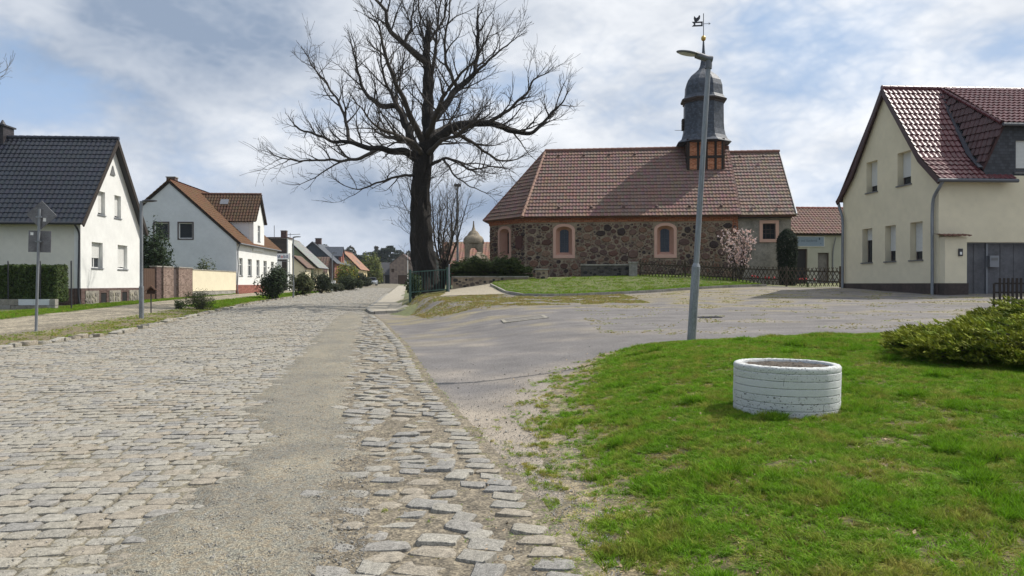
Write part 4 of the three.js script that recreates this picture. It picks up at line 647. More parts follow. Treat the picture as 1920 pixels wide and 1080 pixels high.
// ================================================================ THE CHURCH
{
  const A = [0.79, 46], base = 2.0, ch = thing('church', 'fieldstone village church with red tiled roof and slate clad turret', 'church', A[0], base, A[1], -0.115);
  const NL = 12.3, WT = 3.62, TH = 0.7;
  const arch = (cx, b, w, h, n = 10) => { const r = w / 2, rise = r * 0.55, p = [[cx - r, b], [cx + r, b]]; for (let i = 0; i <= n; i++) { const a = Math.PI * i / n; p.push([cx + Math.cos(a) * r, b + h - rise + Math.sin(a) * rise]); } return p; };
  // faces: the long wall, the slanted apse wall, the east wall, the plastered annexe
  const nave = FRONT(0, 0, 0), slant = new THREE.Matrix4().makeTranslation(-2.5, 0, -2.5).multiply(new THREE.Matrix4().makeRotationY(-Math.PI / 4)), SL = 2.5 * Math.SQRT2;
  const wn = [2.3, 8.2], ws = [1.55];
  const stoneWall = (Mf, L, cs, label) => part(ch, 'wall', at(flat([[0, -0.8], [L, -0.8], [L, WT], [0, WT]], cs.map((c) => arch(c, 1.2, 1.16, 1.9).reverse()), TH), Mf), M.mortar);
  const wN = stoneWall(nave, NL, wn), wS = stoneWall(slant, SL, ws);
  part(ch, 'wall', at(flat([[0, -0.8], [3.2, -0.8], [3.2, WT], [0, WT]], [], TH), LEFT(-2.5, 0, -5.7)), M.mortar);
  part(ch, 'wall', bx(0, -0.8, -8.2, NL, WT, -7.6), M.mortar);
  for (const [Mf, cs] of [[nave, wn], [slant, ws]]) for (const c of cs) {
    const ring = (() => { const s = new THREE.Shape(arch(c, 1.14, 1.27, 2.03).map((p) => new THREE.Vector2(...p))); s.holes.push(new THREE.Path(arch(c, 1.32, 0.98, 1.70).reverse().map((p) => new THREE.Vector2(...p)))); const g = new THREE.ExtrudeGeometry(s, { depth: 0.09, bevelEnabled: true, bevelSize: 0.01, bevelThickness: 0.01, bevelSegments: 1 }); g.translate(0, 0, -0.04); return uvm(g); })();
    const w = part(ch, 'window', at(ring, Mf), M.pink), o = arch(c, 1.32, 0.98, 1.70), i = arch(c, 1.5, 0.52, 1.36), pos = [];
    for (let k = 0; k < o.length; k++) { const l = (k + 1) % o.length, a = [...o[k], -0.02], b = [...o[l], -0.02], e = [...i[k], -0.42], f = [...i[l], -0.42]; pos.push(...a, ...b, ...e, ...b, ...f, ...e); }
    const sp = new THREE.BufferGeometry(); sp.setAttribute('position', new THREE.Float32BufferAttribute(pos, 3)); sp.computeVertexNormals();
    part(w, 'splay', at(uvm(sp), Mf), std([0.62, 0.36, 0.27], { t: tPlaster, side: THREE.DoubleSide }));
    part(w, 'pane', at(flat(arch(c, 1.48, 0.56, 1.40), [], 0.02), Mf.clone().multiply(new THREE.Matrix4().makeTranslation(0, 0, -0.43))), M.glass);
    part(w, 'lead_bars', at(merge([bx(c - 0.012, 1.5, -0.43, c + 0.012, 2.84, -0.415), ...range(1, 4, 1).map((k) => bx(c - 0.25, 1.5 + k * 0.26, -0.43, c + 0.25, 1.515 + k * 0.26, -0.413))]), Mf), M.darkMetal);
  }
  // fieldstones, packed large to small
  const tone = [[0.13, 0.078, 0.064], [0.18, 0.11, 0.085], [0.10, 0.074, 0.066], [0.20, 0.145, 0.12], [0.15, 0.11, 0.10], [0.24, 0.16, 0.115], [0.06, 0.048, 0.047], [0.28, 0.215, 0.16]].map((c) => std([c[0] * 1.3, c[1] * 1.12, c[2] * 1.08], { t: tStone, bump: 0.015, roughness: 0.9 }));
  const pack = (wallM, Mf, L, cs, seed, plan) => {
    const r = rng(seed), put = [], all = [];
    for (const [n, lo, hi] of plan) for (let i = 0; i < n; i++) {
      const s = mix(lo, hi, r() * r()), el = 1.0 + 0.45 * r(), rx = s * el, ry = s / Math.sqrt(el), x = rx + r() * (L - 2 * rx), y = -0.6 + ry + r() * (WT - 0.42 + 0.6 - 2 * ry);
      if (cs.some((c) => Math.abs(x - c) < 0.66 + rx && y > 1.08 - ry && y < 3.24 + ry)) continue;
      if (put.some((q) => { const dx = (q[0] - x) / (q[2] + rx + 0.012), dy = (q[1] - y) / (q[3] + ry + 0.012); return dx * dx + dy * dy < 0.84; })) continue;
      put.push([x, y, rx, ry]);
    }
    return put.map(([x, y, rx, ry]) => { const g = stonePoly(r, rx, ry, 0.03 + Math.min(rx, ry) * 0.24, rx > 0.15 ? 10 : 7); g.translate(x, y, 0); return [rx * ry * (y < -0.1 ? 0.2 : 1), at(g, Mf), Math.floor(r() * tone.length), wallM]; });
  };
  const st = [...pack(wN, nave, NL, wn, 301, [[500, 0.2, 0.32], [6000, 0.12, 0.2], [14000, 0.06, 0.12], [12000, 0.032, 0.06]]), ...pack(wS, slant, SL, ws, 302, [[120, 0.17, 0.26], [900, 0.1, 0.17], [3000, 0.05, 0.1], [3000, 0.03, 0.05]])].sort((a, b) => b[0] - a[0]);
  st.slice(0, 300).forEach(([, g, k, w]) => part(w, 'fieldstone', g, tone[k]));
  tone.forEach((m, k) => { for (const w of [wN, wS]) { const gs = st.slice(300).filter((s) => s[2] === k && s[3] === w).map((s) => s[1]); if (gs.length) part(w, 'small_stones', merge(gs), m, { kind: 'stuff' }); } });
  // brick eaves cornice, in two courses stepped forward
  for (const [y0, y1, z] of [[3.26, 3.44, 0.06], [3.445, 3.66, 0.16]]) { part(ch, 'cornice', bx(-0.02, y0, -0.05, NL, y1, z), M.brickC); part(ch, 'cornice', at(bx(0, y0, -0.05, SL + 0.02, y1, z - 0.002), slant), M.brickC); }
  part(ch, 'corner_bricks', bx(NL - 0.32, 2.6, -0.2, NL + 0.012, 3.25, 0.03), M.brickC);
  part(ch, 'memorial_tablet', at(bx(2.7, 1.75, 0.0, 3.3, 2.5, 0.09), slant), std([0.16, 0.07, 0.06], { t: tStone }));
  // annexe
  const aw = [[1.42, 2.2, 0.72, 0.9]];
  part(ch, 'annexe_wall', at(flat([[0, -0.8], [3.0, -0.8], [3.0, WT], [0, WT]], holesOf(aw), 0.5), FRONT(NL, 0, -0.12)), M.oldRender);
  part(ch, 'annexe_gable', at(flat([[0, -0.8], [7.9, -0.8], [7.9, WT], [4, 7.5], [0, WT]], [], 0.4), RIGHT(NL + 3.0, 0, -0.13)), M.oldRender);
  for (const g of [bx(1.24, 2.02, 0.0, 1.42, 3.28, 0.05), bx(2.14, 2.02, 0.0, 2.32, 3.28, 0.05), bx(1.42, 2.02, 0, 2.14, 2.2, 0.05), bx(1.42, 3.1, 0, 2.14, 3.28, 0.05)]) part(ch, 'window_surround', at(g, FRONT(NL, 0, -0.12)), M.pink);
  windows(ch, FRONT(NL, 0, -0.12), aw, { frame: M.frameD, bars: 'g', sill: null, z: -0.25, fw: 0.03 });
  part(ch, 'eaves_board', bx(NL, WT - 0.22, -0.1, NL + 3.0, WT, 0.16), M.woodDark);
  // roofs
  const ry = 8.17, ey = 3.58, zr = -4.1, ez = 0.36, T = tileSet([0.32, 0.175, 0.152], 0.65, 0.2, 0.315, { rough: 0.95, hump: 0.022, rise: 0.05 }), rm = std([0.12, 0.06, 0.045]);
  const ap = V3(0.9, ry, zr), up = V3(0, ry - ey, zr - ez), nf = V3(0, ez - zr, ry - ey), SLN = Math.hypot(ry - ey, ez - zr);
  const Ae = V3(-0.15, ey, ez), Be = V3(-2.86, ey, -2.35), Ce = V3(-2.86, ey, -5.85), De = V3(-0.15, ey, -8.56);
  const R1 = roofPlane(ch, V3(Ae.x, ey, ez), up, nf, [[0, 0], [NL + 0.15, 0], [NL + 0.15, SLN], [ap.x - Ae.x, SLN]], rm, T);
  roofPlane(ch, V3(NL + 0.05, ey - 0.02, ez - 0.1), V3(0, ry - 0.34 - ey, zr - ez + 0.1), V3(0, ez - 0.1 - zr, ry - 0.34 - ey), [[0, 0], [3.15, 0], [3.15, SLN - 0.25], [0, SLN - 0.25]], rm, tileSet([0.335, 0.21, 0.178], 0.6, 0.2, 0.315, { rough: 0.95, hump: 0.022, rise: 0.05 }));
  roofPlane(ch, V3(NL + 3.2, ey, -8.56), V3(0, ry - 0.34 - ey, -zr + 0.36 - 0.0), V3(0, 4.46, -(ry - 0.34 - ey)), [[0, 0], [NL + 3.35, 0], [NL + 3.35 - 1.05, SLN - 0.2], [0, SLN - 0.2]], rm, null);
  const tri = (a, b, c, tiles) => { const U = b.clone().sub(a).normalize(), n = b.clone().sub(a).cross(c.clone().sub(a)).normalize(), V = n.clone().cross(U), q = c.clone().sub(a); return roofPlane(ch, a, V, n, [[0, 0], [b.distanceTo(a), 0], [q.dot(U), q.dot(V)]], rm, tiles); };
  tri(Be, Ae, ap, T); tri(Ce, Be, ap, T); tri(De, Ce, ap, null);
  const cap = std([0.33, 0.2, 0.15]), capD = std([0.2, 0.1, 0.075]);
  caps(ch, Ae, ap, 0.1, 0.36, cap); caps(ch, Be, ap, 0.1, 0.36, capD); caps(ch, V3(ap.x, ry + 0.04, zr), V3(NL + 0.1, ry + 0.04, zr), 0.12, 0.38, capD); caps(ch, V3(NL + 0.1, ry - 0.28, zr), V3(NL + 3.2, ry - 0.28, zr), 0.12, 0.38, capD);
  part(ch, 'verge_board', beam(V3(NL + 3.22, ey - 0.02, ez - 0.1), V3(NL + 3.22, ry - 0.36, zr), 0.05, 0.2), M.frameW);
  for (const [u, v] of [[1.8, 5.9], [3.4, 5.9], [5, 5.9], [6.6, 5.9], [2, 0.75], [3.9, 0.75], [5.8, 0.75], [7.7, 0.75], [9.6, 0.75], [11.4, 0.75], [13.0, 5.4], [14.4, 5.4], [13.2, 0.7], [14.6, 0.7]]) { const k = v / SLN, g = new THREE.ConeGeometry(0.11, 0.14, 6); g.translate(u, mix(ey, ry, k) + 0.1, mix(ez, zr, k) + 0.08); part(ch, 'roof_vent', uvm(g), M.brickD); }
  // the turret
  const tx = 10.82, tz = zr + 0.5, hw = 1.1, y0 = 5.2, y1 = 8.5, fr = [];
  const tb = part(ch, 'turret_base', bx(tx - hw, y0, tz - hw, tx + hw, y1, tz + hw), M.brickO);
  for (const [Mf, L] of [[FRONT(tx - hw, 0, tz + hw), 2 * hw], [LEFT(tx - hw, 0, tz - hw), 2 * hw], [RIGHT(tx + hw, 0, tz + hw), 2 * hw]]) {
    for (const a of [0, 0.58, 1.08, 1.62, L - 0.16]) fr.push(at(bx(a, y0, 0, a + 0.14, y1, 0.035), Mf)); for (const b of [5.75, 6.45, 7.3, 8.3]) fr.push(at(bx(0.0, b, 0.002, L, b + 0.16, 0.04), Mf));
  }
  for (const g of fr) part(tb, 'timber', g, M.woodDark);
  const oct = (prof, mat, name) => { const g = new THREE.LatheGeometry(prof.map((p) => new THREE.Vector2(p[0] * 0.94 / Math.cos(Math.PI / 8), p[1])), 8); g.rotateY(Math.PI / 8); g.translate(tx, 0, tz); const q = g.toNonIndexed(); q.computeVertexNormals(); const p = q.attributes.position, uv = q.attributes.uv; for (let i = 0; i < p.count; i++) uv.setXY(i, Math.round(uv.getX(i) * 8 * 100) / 100 * 1.0, p.getY(i)); return part(ch, name, q, mat); };
  oct([[1.30, 8.28], [1.72, 8.36], [1.70, 8.40], [1.5, 8.55], [1.36, 8.80], [1.28, 9.15], [1.25, 9.60], [1.24, 10.85]], M.slate, 'turret_skirt');
  oct([[1.2, 10.80], [1.3, 10.82], [1.3, 10.92], [1.42, 10.96], [1.44, 11.06], [1.2, 11.10]], std([0.06, 0.045, 0.042]), 'turret_cornice');
  oct([[1.42, 11.06], [1.3, 11.16], [1.2, 11.32], [1.17, 11.60], [1.16, 11.90], [1.05, 12.25], [0.83, 12.55], [0.55, 12.78], [0.34, 12.98], [0.22, 13.22], [0.16, 13.55], [0.12, 13.85], [0.085, 14.20], [0.05, 14.75], [0.001, 14.80]], M.slate, 'turret_dome');
  part(ch, 'louvre', merge(range(0, 4, 1).map((i) => { const g = bx(tx - 1.32, 9.25 + i * 0.14, tz - 0.3, tx - 1.2, 9.35 + i * 0.14, tz + 0.3); return g; })), M.woodDark);
  const ball = new THREE.SphereGeometry(0.15, 14, 10); ball.scale(1, 1.2, 1); ball.translate(tx, 14.95, tz);
  const v = part(ch, 'gilded_ball', ball, std([0.55, 0.36, 0.10], { metalness: 0.9, roughness: 0.35 }));
  part(ch, 'vane_rod', bar(V3(tx, 14.8, tz), V3(tx, 16.5, tz), 0.025, 6), M.darkMetal);
  const vane = part(ch, 'weather_vane', (() => { const s = new THREE.Shape([[-0.72, 0], [-0.05, 0], [-0.05, 0.3], [-0.72, 0.3], [-0.58, 0.15]].map((p) => new THREE.Vector2(...p))); s.holes.push(new THREE.Path([[-0.5, 0.09], [-0.5, 0.21], [-0.15, 0.21], [-0.15, 0.09]].map((p) => new THREE.Vector2(...p)))); const g = new THREE.ExtrudeGeometry(s, { depth: 0.03, bevelEnabled: false }); g.translate(tx, 15.7, tz); return uvm(g); })(), M.darkMetal);
  part(vane, 'cockerel', (() => { const s = new THREE.Shape([[-0.55, 0.34], [-0.42, 0.34], [-0.3, 0.4], [-0.22, 0.52], [-0.2, 0.7], [-0.28, 0.74], [-0.34, 0.62], [-0.45, 0.56], [-0.52, 0.64], [-0.58, 0.7], [-0.6, 0.55]].map((p) => new THREE.Vector2(...p))); const g = new THREE.ExtrudeGeometry(s, { depth: 0.03, bevelEnabled: false }); g.translate(tx, 15.66, tz); return uvm(g); })(), M.darkMetal);
  part(vane, 'pointer', merge([bar(V3(tx, 15.85, tz + 0.015), V3(tx + 0.42, 15.85, tz + 0.015), 0.015), bar(V3(tx + 0.3, 15.78, tz + 0.015), V3(tx + 0.42, 15.85, tz + 0.015), 0.012), bar(V3(tx + 0.3, 15.92, tz + 0.015), V3(tx + 0.42, 15.85, tz + 0.015), 0.012)]), M.darkMetal);
  part(ch, 'lightning_rod', bar(V3(tx - 1.3, 9.25, tz), V3(tx - 1.75, 9.25, tz), 0.015), M.zinc);
}
{ // low walls and stubs at the churchyard edge
  const r = rng(331), stones = [[0.10, 0.085, 0.08], [0.16, 0.125, 0.105], [0.06, 0.056, 0.056], [0.22, 0.185, 0.155], [0.13, 0.09, 0.078]].map((c) => std(c, { t: tStone, bump: 0.01 }));
  const rubble = (name, label, x, d, L, h0, hgt, turn, th = 0.4, core = M.mortar, set = stones) => { // stones packed at random in mortar
    const t = thing(name, label, 'stone wall', x, h0, d, turn); part(t, 'core', bx(0, -0.3, -th, L, hgt, 0), core); const put = [];
    for (let i = 0; i < 60 * L; i++) { const rx = (0.08 + 0.13 * r() * r()) * (1 + 0.4 * r()), ry = rx * (0.55 + 0.35 * r()), a = rx + r() * (L - 2 * rx), b = -0.05 + ry + r() * (hgt - 2 * ry + 0.05); if (put.some((q) => { const u = (q[0] - a) / (q[2] + rx), v = (q[1] - b) / (q[3] + ry); return u * u + v * v < 0.86; })) continue; put.push([a, b, rx, ry]); const g = stonePoly(r, rx, ry, 0.03 + 0.02 * r(), 8); g.translate(a, b, 0); part(t, 'stone', g, set[Math.floor(r() * set.length)]); }
    part(t, 'coping', bx(-0.03, hgt, -th - 0.03, L + 0.03, hgt + 0.07, 0.05), M.concrete); return t; };
  rubble('fieldstone_wall', 'low dark fieldstone wall with pale coping before the church', X(1089, 43), 43, 2.95, hy(4, 43) - 0.02, 0.72, -0.1, 0.4, std([0.12, 0.11, 0.10], { t: tRough, bump: 0.02 }), [[0.045, 0.042, 0.044], [0.08, 0.072, 0.07], [0.03, 0.03, 0.033], [0.13, 0.12, 0.115]].map((c) => std(c, { t: tStone, bump: 0.01 })));
  rubble('stone_stub', 'short rough stone pier with flat cap at the church lawn corner', X(1004, 42), 42, 0.68, hy(1.5, 42) + 0.02, 0.55, 0);
  rubble('hedge_wall', 'low rough wall below the dark spreading hedge', X(848, 41.6), 41.6, 4.1, hy(-1.5, 41.6) - 0.12, 0.5, 0.02);
  const p = thing('gate_pier', 'pale concrete gate pier at the end of the lattice fence', 'pier', X(1187, 42.6), hy(6.6, 42.6), 42.6, -0.1); part(p, 'shaft', bx(-0.22, -0.2, -0.22, 0.22, 0.78, 0.22), M.concrete); part(p, 'cap', bx(-0.26, 0.78, -0.26, 0.26, 0.86, 0.26), M.concrete);
  // war memorial and boulder
  const mx = X(888, 47), md = 47, t = thing('war_memorial', 'weathered sandstone memorial with open arches and bell-shaped roof', 'memorial', mx, hy(mx, md), md, 0.1), sm = std([0.40, 0.35, 0.27], { t: tRough, bump: 0.02 }); t.scale.set(0.86, 1, 0.86);
  part(t, 'pedestal', bx(-0.72, 0, -0.72, 0.72, 1.35, 0.72), sm);
  for (const [sx, sz] of [[-1, -1], [1, -1], [-1, 1], [1, 1]]) part(t, 'pillar', bx(sx > 0 ? 0.3 : -0.62, 1.35, sz > 0 ? 0.3 : -0.62, sx > 0 ? 0.62 : -0.3, 2.3, sz > 0 ? 0.62 : -0.3), sm);
  for (const k of [0, 1]) { const s = new THREE.Shape([[-0.62, 1.9], [-0.3, 1.9], ...range(0, 8, 1).map((i) => [-0.3 * Math.cos(Math.PI * i / 8), 1.95 + 0.3 * Math.sin(Math.PI * i / 8)]), [0.3, 1.9], [0.62, 1.9], [0.62, 2.5], [-0.62, 2.5]].map((p) => new THREE.Vector2(...p))); const g = new THREE.ExtrudeGeometry(s, { depth: 0.26, bevelEnabled: false }); g.translate(0, 0, k ? -0.6 : 0.34); part(t, 'arch', uvm(g), sm); }
  part(t, 'roof', new THREE.LatheGeometry([[0.01, 3.5], [0.1, 3.45], [0.14, 3.3], [0.3, 3.2], [0.42, 3.05], [0.46, 2.98], [0.62, 2.9], [0.72, 2.72], [0.74, 2.52], [0.66, 2.45], [0.01, 2.44]].map((p) => new THREE.Vector2(...p)), 20), sm); part(t, 'finial', merge([cyl(0.08, 0.05, 0.25, 0, 3.45, 0, 8), bx(-0.04, 3.7, -0.04, 0.04, 3.86, 0.04)]), sm);
  part(t, 'urn', cyl(0.14, 0.2, 0.36, 0, 1.35, 0, 12), sm);
  const bg = new THREE.IcosahedronGeometry(0.62, 2), bp = bg.attributes.position; for (let i = 0; i < bp.count; i++) { const x = bp.getX(i), y = bp.getY(i), z = bp.getZ(i), k = 1 + 0.28 * n3(Math.round(x * 50) / 50 * 1.6, Math.round(y * 50) / 50 * 1.6, Math.round(z * 50) / 50 * 1.6); bp.setXYZ(i, x * k * 0.8, y * k * 1.35, z * k * 0.6); } bg.rotateZ(0.7); bg.computeVertexNormals();
  const bo = solo('boulder', 'pale pointed boulder standing beside the stone memorial', 'boulder', uvm(bg), std([0.48, 0.40, 0.31], { t: tStone, bump: 0.02 })); bo.position.set(X(905, 44.6), hy(-1.6, 44.6) + 1.0, -44.6);
}
// ================================================================ THE HOUSE ON THE RIGHT
{
  const d = 29, x = 16.0, y = 1.1, h = thing('cream_house', 'cream gabled house with glossy dark red tiles and slate dormer', 'house', x, y, d, TURN);
  const W = 7.3, L = 9, ry = 8.75, P = 0.54;
  const k1 = [-0.97, 5.42], k2 = [0.28, 4.42], b1 = [-W + 0.97, 5.42], b2 = [-W - 0.28, 4.42];
  // gable wall, following the bell-cast roof
  const gw = [[1.75, 1.46, 0.85, 1.49, { shutter: 0.35, open: 1 }], [3.62, 1.46, 0.8, 1.49, { shutter: 0.72 }], [5.44, 1.46, 0.84, 1.49, { shutter: 0.8 }], [2.1, 4.52, 0.9, 1.34, { shutter: 0.8 }], [4.54, 4.52, 0.96, 1.34, { shutter: 0.76 }]];
  wall(h, LEFT(0, 0, -W), [[0, -0.6], [W, -0.6], [W, 4.55], [W - 0.97, 5.36], [W / 2, 8.66], [0.97, 5.36], [0, 4.55]], gw, M.cream, 0.4);
  windows(h, LEFT(0, 0, -W), gw, { z: -0.27, bars: '', frame: M.frameD, sill: M.sill });
  const gate = [[0.95, -0.58, 3.7, 2.66]];
  wall(h, FRONT(0), [[0.4, -0.6], [L, -0.6], [L, 4.6], [0.4, 4.6]], gate, M.cream, 0.35);
  wall(h, FRONT(0, 0, -W + 0.35), [[0.4, -0.6], [L, -0.6], [L, 4.6], [0.4, 4.6]], [], M.cream, 0.35);
  wall(h, RIGHT(L), [[0.35, -0.6], [W - 0.35, -0.6], [W - 0.35, 4.55], [W / 2, 8.4], [0.35, 4.55]], [], M.cream, 0.3);
  part(h, 'plinth', at(bx(-0.05, -0.6, -0.1, W + 0.05, P, 0.04), LEFT(0, 0, -W)), std([0.085, 0.062, 0.056], { t: tRough, bump: 0.01 }));
  // pier, gate, letterbox
  const pr = part(h, 'gate_pier', bx(0.02, P, 0.002, 0.86, 2.26, 0.36), M.cream); part(pr, 'pier_base', bx(-0.02, -0.6, 0.003, 0.9, P, 0.4), std([0.07, 0.052, 0.048], { t: tRough, bump: 0.01 })); part(pr, 'intercom', bx(0.52, 1.55, 0.36, 0.68, 1.82, 0.4), M.darkMetal); part(pr, 'intercom_plate', bx(0.56, 1.6, 0.4, 0.64, 1.7, 0.408), M.frameW);
  const rt = rng(400); for (let i = 0; i < 6; i++) { const g = tileGeo(0.19, 0.6, 0.03, 0.05); g.rotateX(0.22); g.translate(-0.08 + i * 0.185, 2.32, 0.2); part(pr, 'cap_tile', g, std([0.16, 0.075, 0.05])); }
  const gm = std([0.115, 0.12, 0.14], { t: tRough, bump: 0.002, roughness: 0.55 }), gt = part(h, 'gate', bx(0.95, -0.5, -0.24, 4.65, -0.42, -0.16), gm);
  for (let i = 0; i < 7; i++) part(gt, 'panel', bx(0.97 + i * 0.53, -0.42, -0.23, 0.97 + i * 0.53 + 0.512, 2.04, -0.205 + 0.004 * (i % 2)), gm);
  for (const xx of [1.96, 3.55]) part(gt, 'gate_post', bx(xx, -0.5, -0.2, xx + 0.06, 2.06, -0.14), M.zinc); part(gt, 'rail', bx(0.96, 0.08, -0.2, 4.6, 0.12, -0.175), M.darkMetal); part(gt, 'rail', bx(0.96, 2.04, -0.24, 4.62, 2.075, -0.17), M.zinc);
  part(gt, 'letterbox', bx(2.0, 1.15, -0.14, 2.36, 1.58, 0.02), M.zinc); part(gt, 'letterbox_flap', bx(2.06, 1.4, 0.021, 2.3, 1.5, 0.035), M.sill);
  // roof: glossy dark red tiles, each its own piece where one can tell them apart
  const T = tileSet([0.12, 0.036, 0.04], 0.35, 0.212, 0.33, { rough: 0.22, hump: 0.035, rise: 0.04, single: true }), rm = std([0.05, 0.02, 0.02]), lead = std([0.1, 0.105, 0.12], { roughness: 0.6 });
  T.mats.forEach((m) => { m.roughness = 0.32; });
  const ve = 0.18, up1 = V3(0, ry - k1[1], -W / 2 - k1[0]), n1 = V3(0, -(-W / 2 - k1[0]), ry - k1[1]), l1 = up1.length(), up2 = V3(0, k1[1] - k2[1], k1[0] - k2[0]), n2_ = V3(0, k2[0] - k1[0], k1[1] - k2[1]), l2 = up2.length();
  const P1 = V3(2.42, ry - 0.02, -W / 2), P2 = V3(2.5, 6.52, 0.02), P3 = V3(1.78, 4.85, -0.12);
  const lineX = (z) => mix(P3.x, P1.x, (z - P3.z) / (P1.z - P3.z));
  const rA = roofPlane(h, V3(-ve, k1[1], k1[0]), up1, n1, [[0, 0], [lineX(k1[0]) + ve - 0.12, 0], [P1.x + ve, l1], [0, l1]], rm, T);
  const rB = roofPlane(h, V3(-ve, k2[1], k2[0]), up2, n2_, [[0, 0], [2.7 + ve, 0], [2.7 + ve, 0.28], [1.74 + ve, 0.3], [lineX(k1[0]) + ve - 0.12, l2], [0, l2]], rm, T);
  roofPlane(h, V3(L + 0.2, b2[1], b2[0]), V3(0, ry - b2[1], -W / 2 - b2[0]), V3(0, -b2[0] - W / 2, -(ry - b2[1])), [[0, 0], [L + 0.38, 0], [L + 0.38, Math.hypot(ry - b2[1], W / 2 + b2[0])], [0, Math.hypot(ry - b2[1], W / 2 + b2[0])]], rm, null, 0.1);
  // dormer: front of slates, hipped side and flatter roof
  const dw = [[1.28, 0.12, 1.1, 1.22, { shutter: 0.86 }]];
  wall(h, FRONT(1.84, 4.62, -0.14), [[0, 0], [L - 1.9, 0], [L - 1.9, 1.9], [0.68, 1.9], [0.02, 0.2]], dw, std([0.075, 0.08, 0.092], { map: tSlate, roughness: 0.7 }), 0.3, 'dormer_front');
  windows(h, FRONT(1.84, 4.62, -0.14), dw, { bars: '', frame: M.frameD, z: -0.12 });
  const dup = V3(0, P1.y - P2.y, P1.z - P2.z), dn = V3(0, -(P1.z - P2.z), P1.y - P2.y), dl = dup.length(), rC = roofPlane(h, V3(P2.x - 0.05, P2.y + 0.06, P2.z + 0.08), dup, dn, [[0, 0], [L - P2.x, 0], [L - P2.x, dl], [-0.05, dl]], rm, { ...T, single: true }, 0.12, 'dormer_roof');
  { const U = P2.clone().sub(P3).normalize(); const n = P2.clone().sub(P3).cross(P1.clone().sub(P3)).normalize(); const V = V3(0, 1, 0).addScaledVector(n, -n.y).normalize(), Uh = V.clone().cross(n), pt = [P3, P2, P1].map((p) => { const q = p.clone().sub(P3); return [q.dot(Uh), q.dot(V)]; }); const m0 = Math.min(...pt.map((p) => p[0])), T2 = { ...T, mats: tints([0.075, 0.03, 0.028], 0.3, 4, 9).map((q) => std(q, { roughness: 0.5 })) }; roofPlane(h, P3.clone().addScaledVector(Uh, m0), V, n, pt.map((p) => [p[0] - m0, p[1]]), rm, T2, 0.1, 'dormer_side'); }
  part(h, 'valley_flashing', slab([V3(P3.x - 0.16, 4.93, -0.12), V3(P3.x + 0.06, 4.93, -0.12), V3(lineX(-0.97) + 0.04, 5.6, -0.99), V3(P1.x + 0.02, ry + 0.03, P1.z), V3(P1.x - 0.16, ry + 0.03, P1.z), V3(lineX(-0.97) - 0.2, 5.6, -0.99)].map((p) => p), V3(0, 0.7, 0.7), 0.02), lead);
  caps(rA, V3(-ve, ry + 0.03, -W / 2), V3(L, ry + 0.03, -W / 2), 0.11, 0.34, T.mats[1], true);
  caps(rC, P2.clone().add(V3(-0.05, 0.08, 0)), P1.clone().add(V3(0, 0.04, 0)), 0.09, 0.34, T.mats[2], true);
  part(h, 'dormer_gutter', bar(P2.clone().add(V3(-0.1, -0.02, 0.14)), V3(L, P2.y - 0.02, P2.z + 0.16), 0.06, 8), lead);
  part(h, 'gutter', bar(V3(-ve - 0.05, k2[1] - 0.06, k2[0] + 0.07), V3(2.85, k2[1] - 0.06, k2[0] + 0.07), 0.07, 8), lead);
  for (const [p, q] of [[[ry, -W / 2], k1], [k1.slice().reverse(), k2], [[ry, -W / 2], b1], [b1.slice().reverse(), b2]]) part(h, 'verge_board', beam(V3(-ve + 0.02, p[0] - 0.1, p[1]), V3(-ve + 0.02, q[1] - 0.1, q[0]), 0.07, 0.22), std([0.055, 0.025, 0.025], { roughness: 0.5 }));
  part(h, 'downpipe', tube([V3(-0.05, k2[1] - 0.1, k2[0] + 0.05), V3(-0.1, 4.1, 0.18), V3(-0.12, 3.75, -0.12), V3(-0.12, 3.3, -0.2), V3(-0.12, 1.5, -0.2), V3(-0.12, -0.2, -0.2)], 0.06, 60, 10), M.galv);
  part(h, 'downpipe', tube([V3(-0.1, 4.35, -W - 0.25), V3(-0.12, 4.0, -W - 0.05), V3(-0.13, 3.6, -W + 0.2), V3(-0.13, 2, -W + 0.22), V3(-0.13, -0.1, -W + 0.22)], 0.065, 50, 10), M.galv);
}
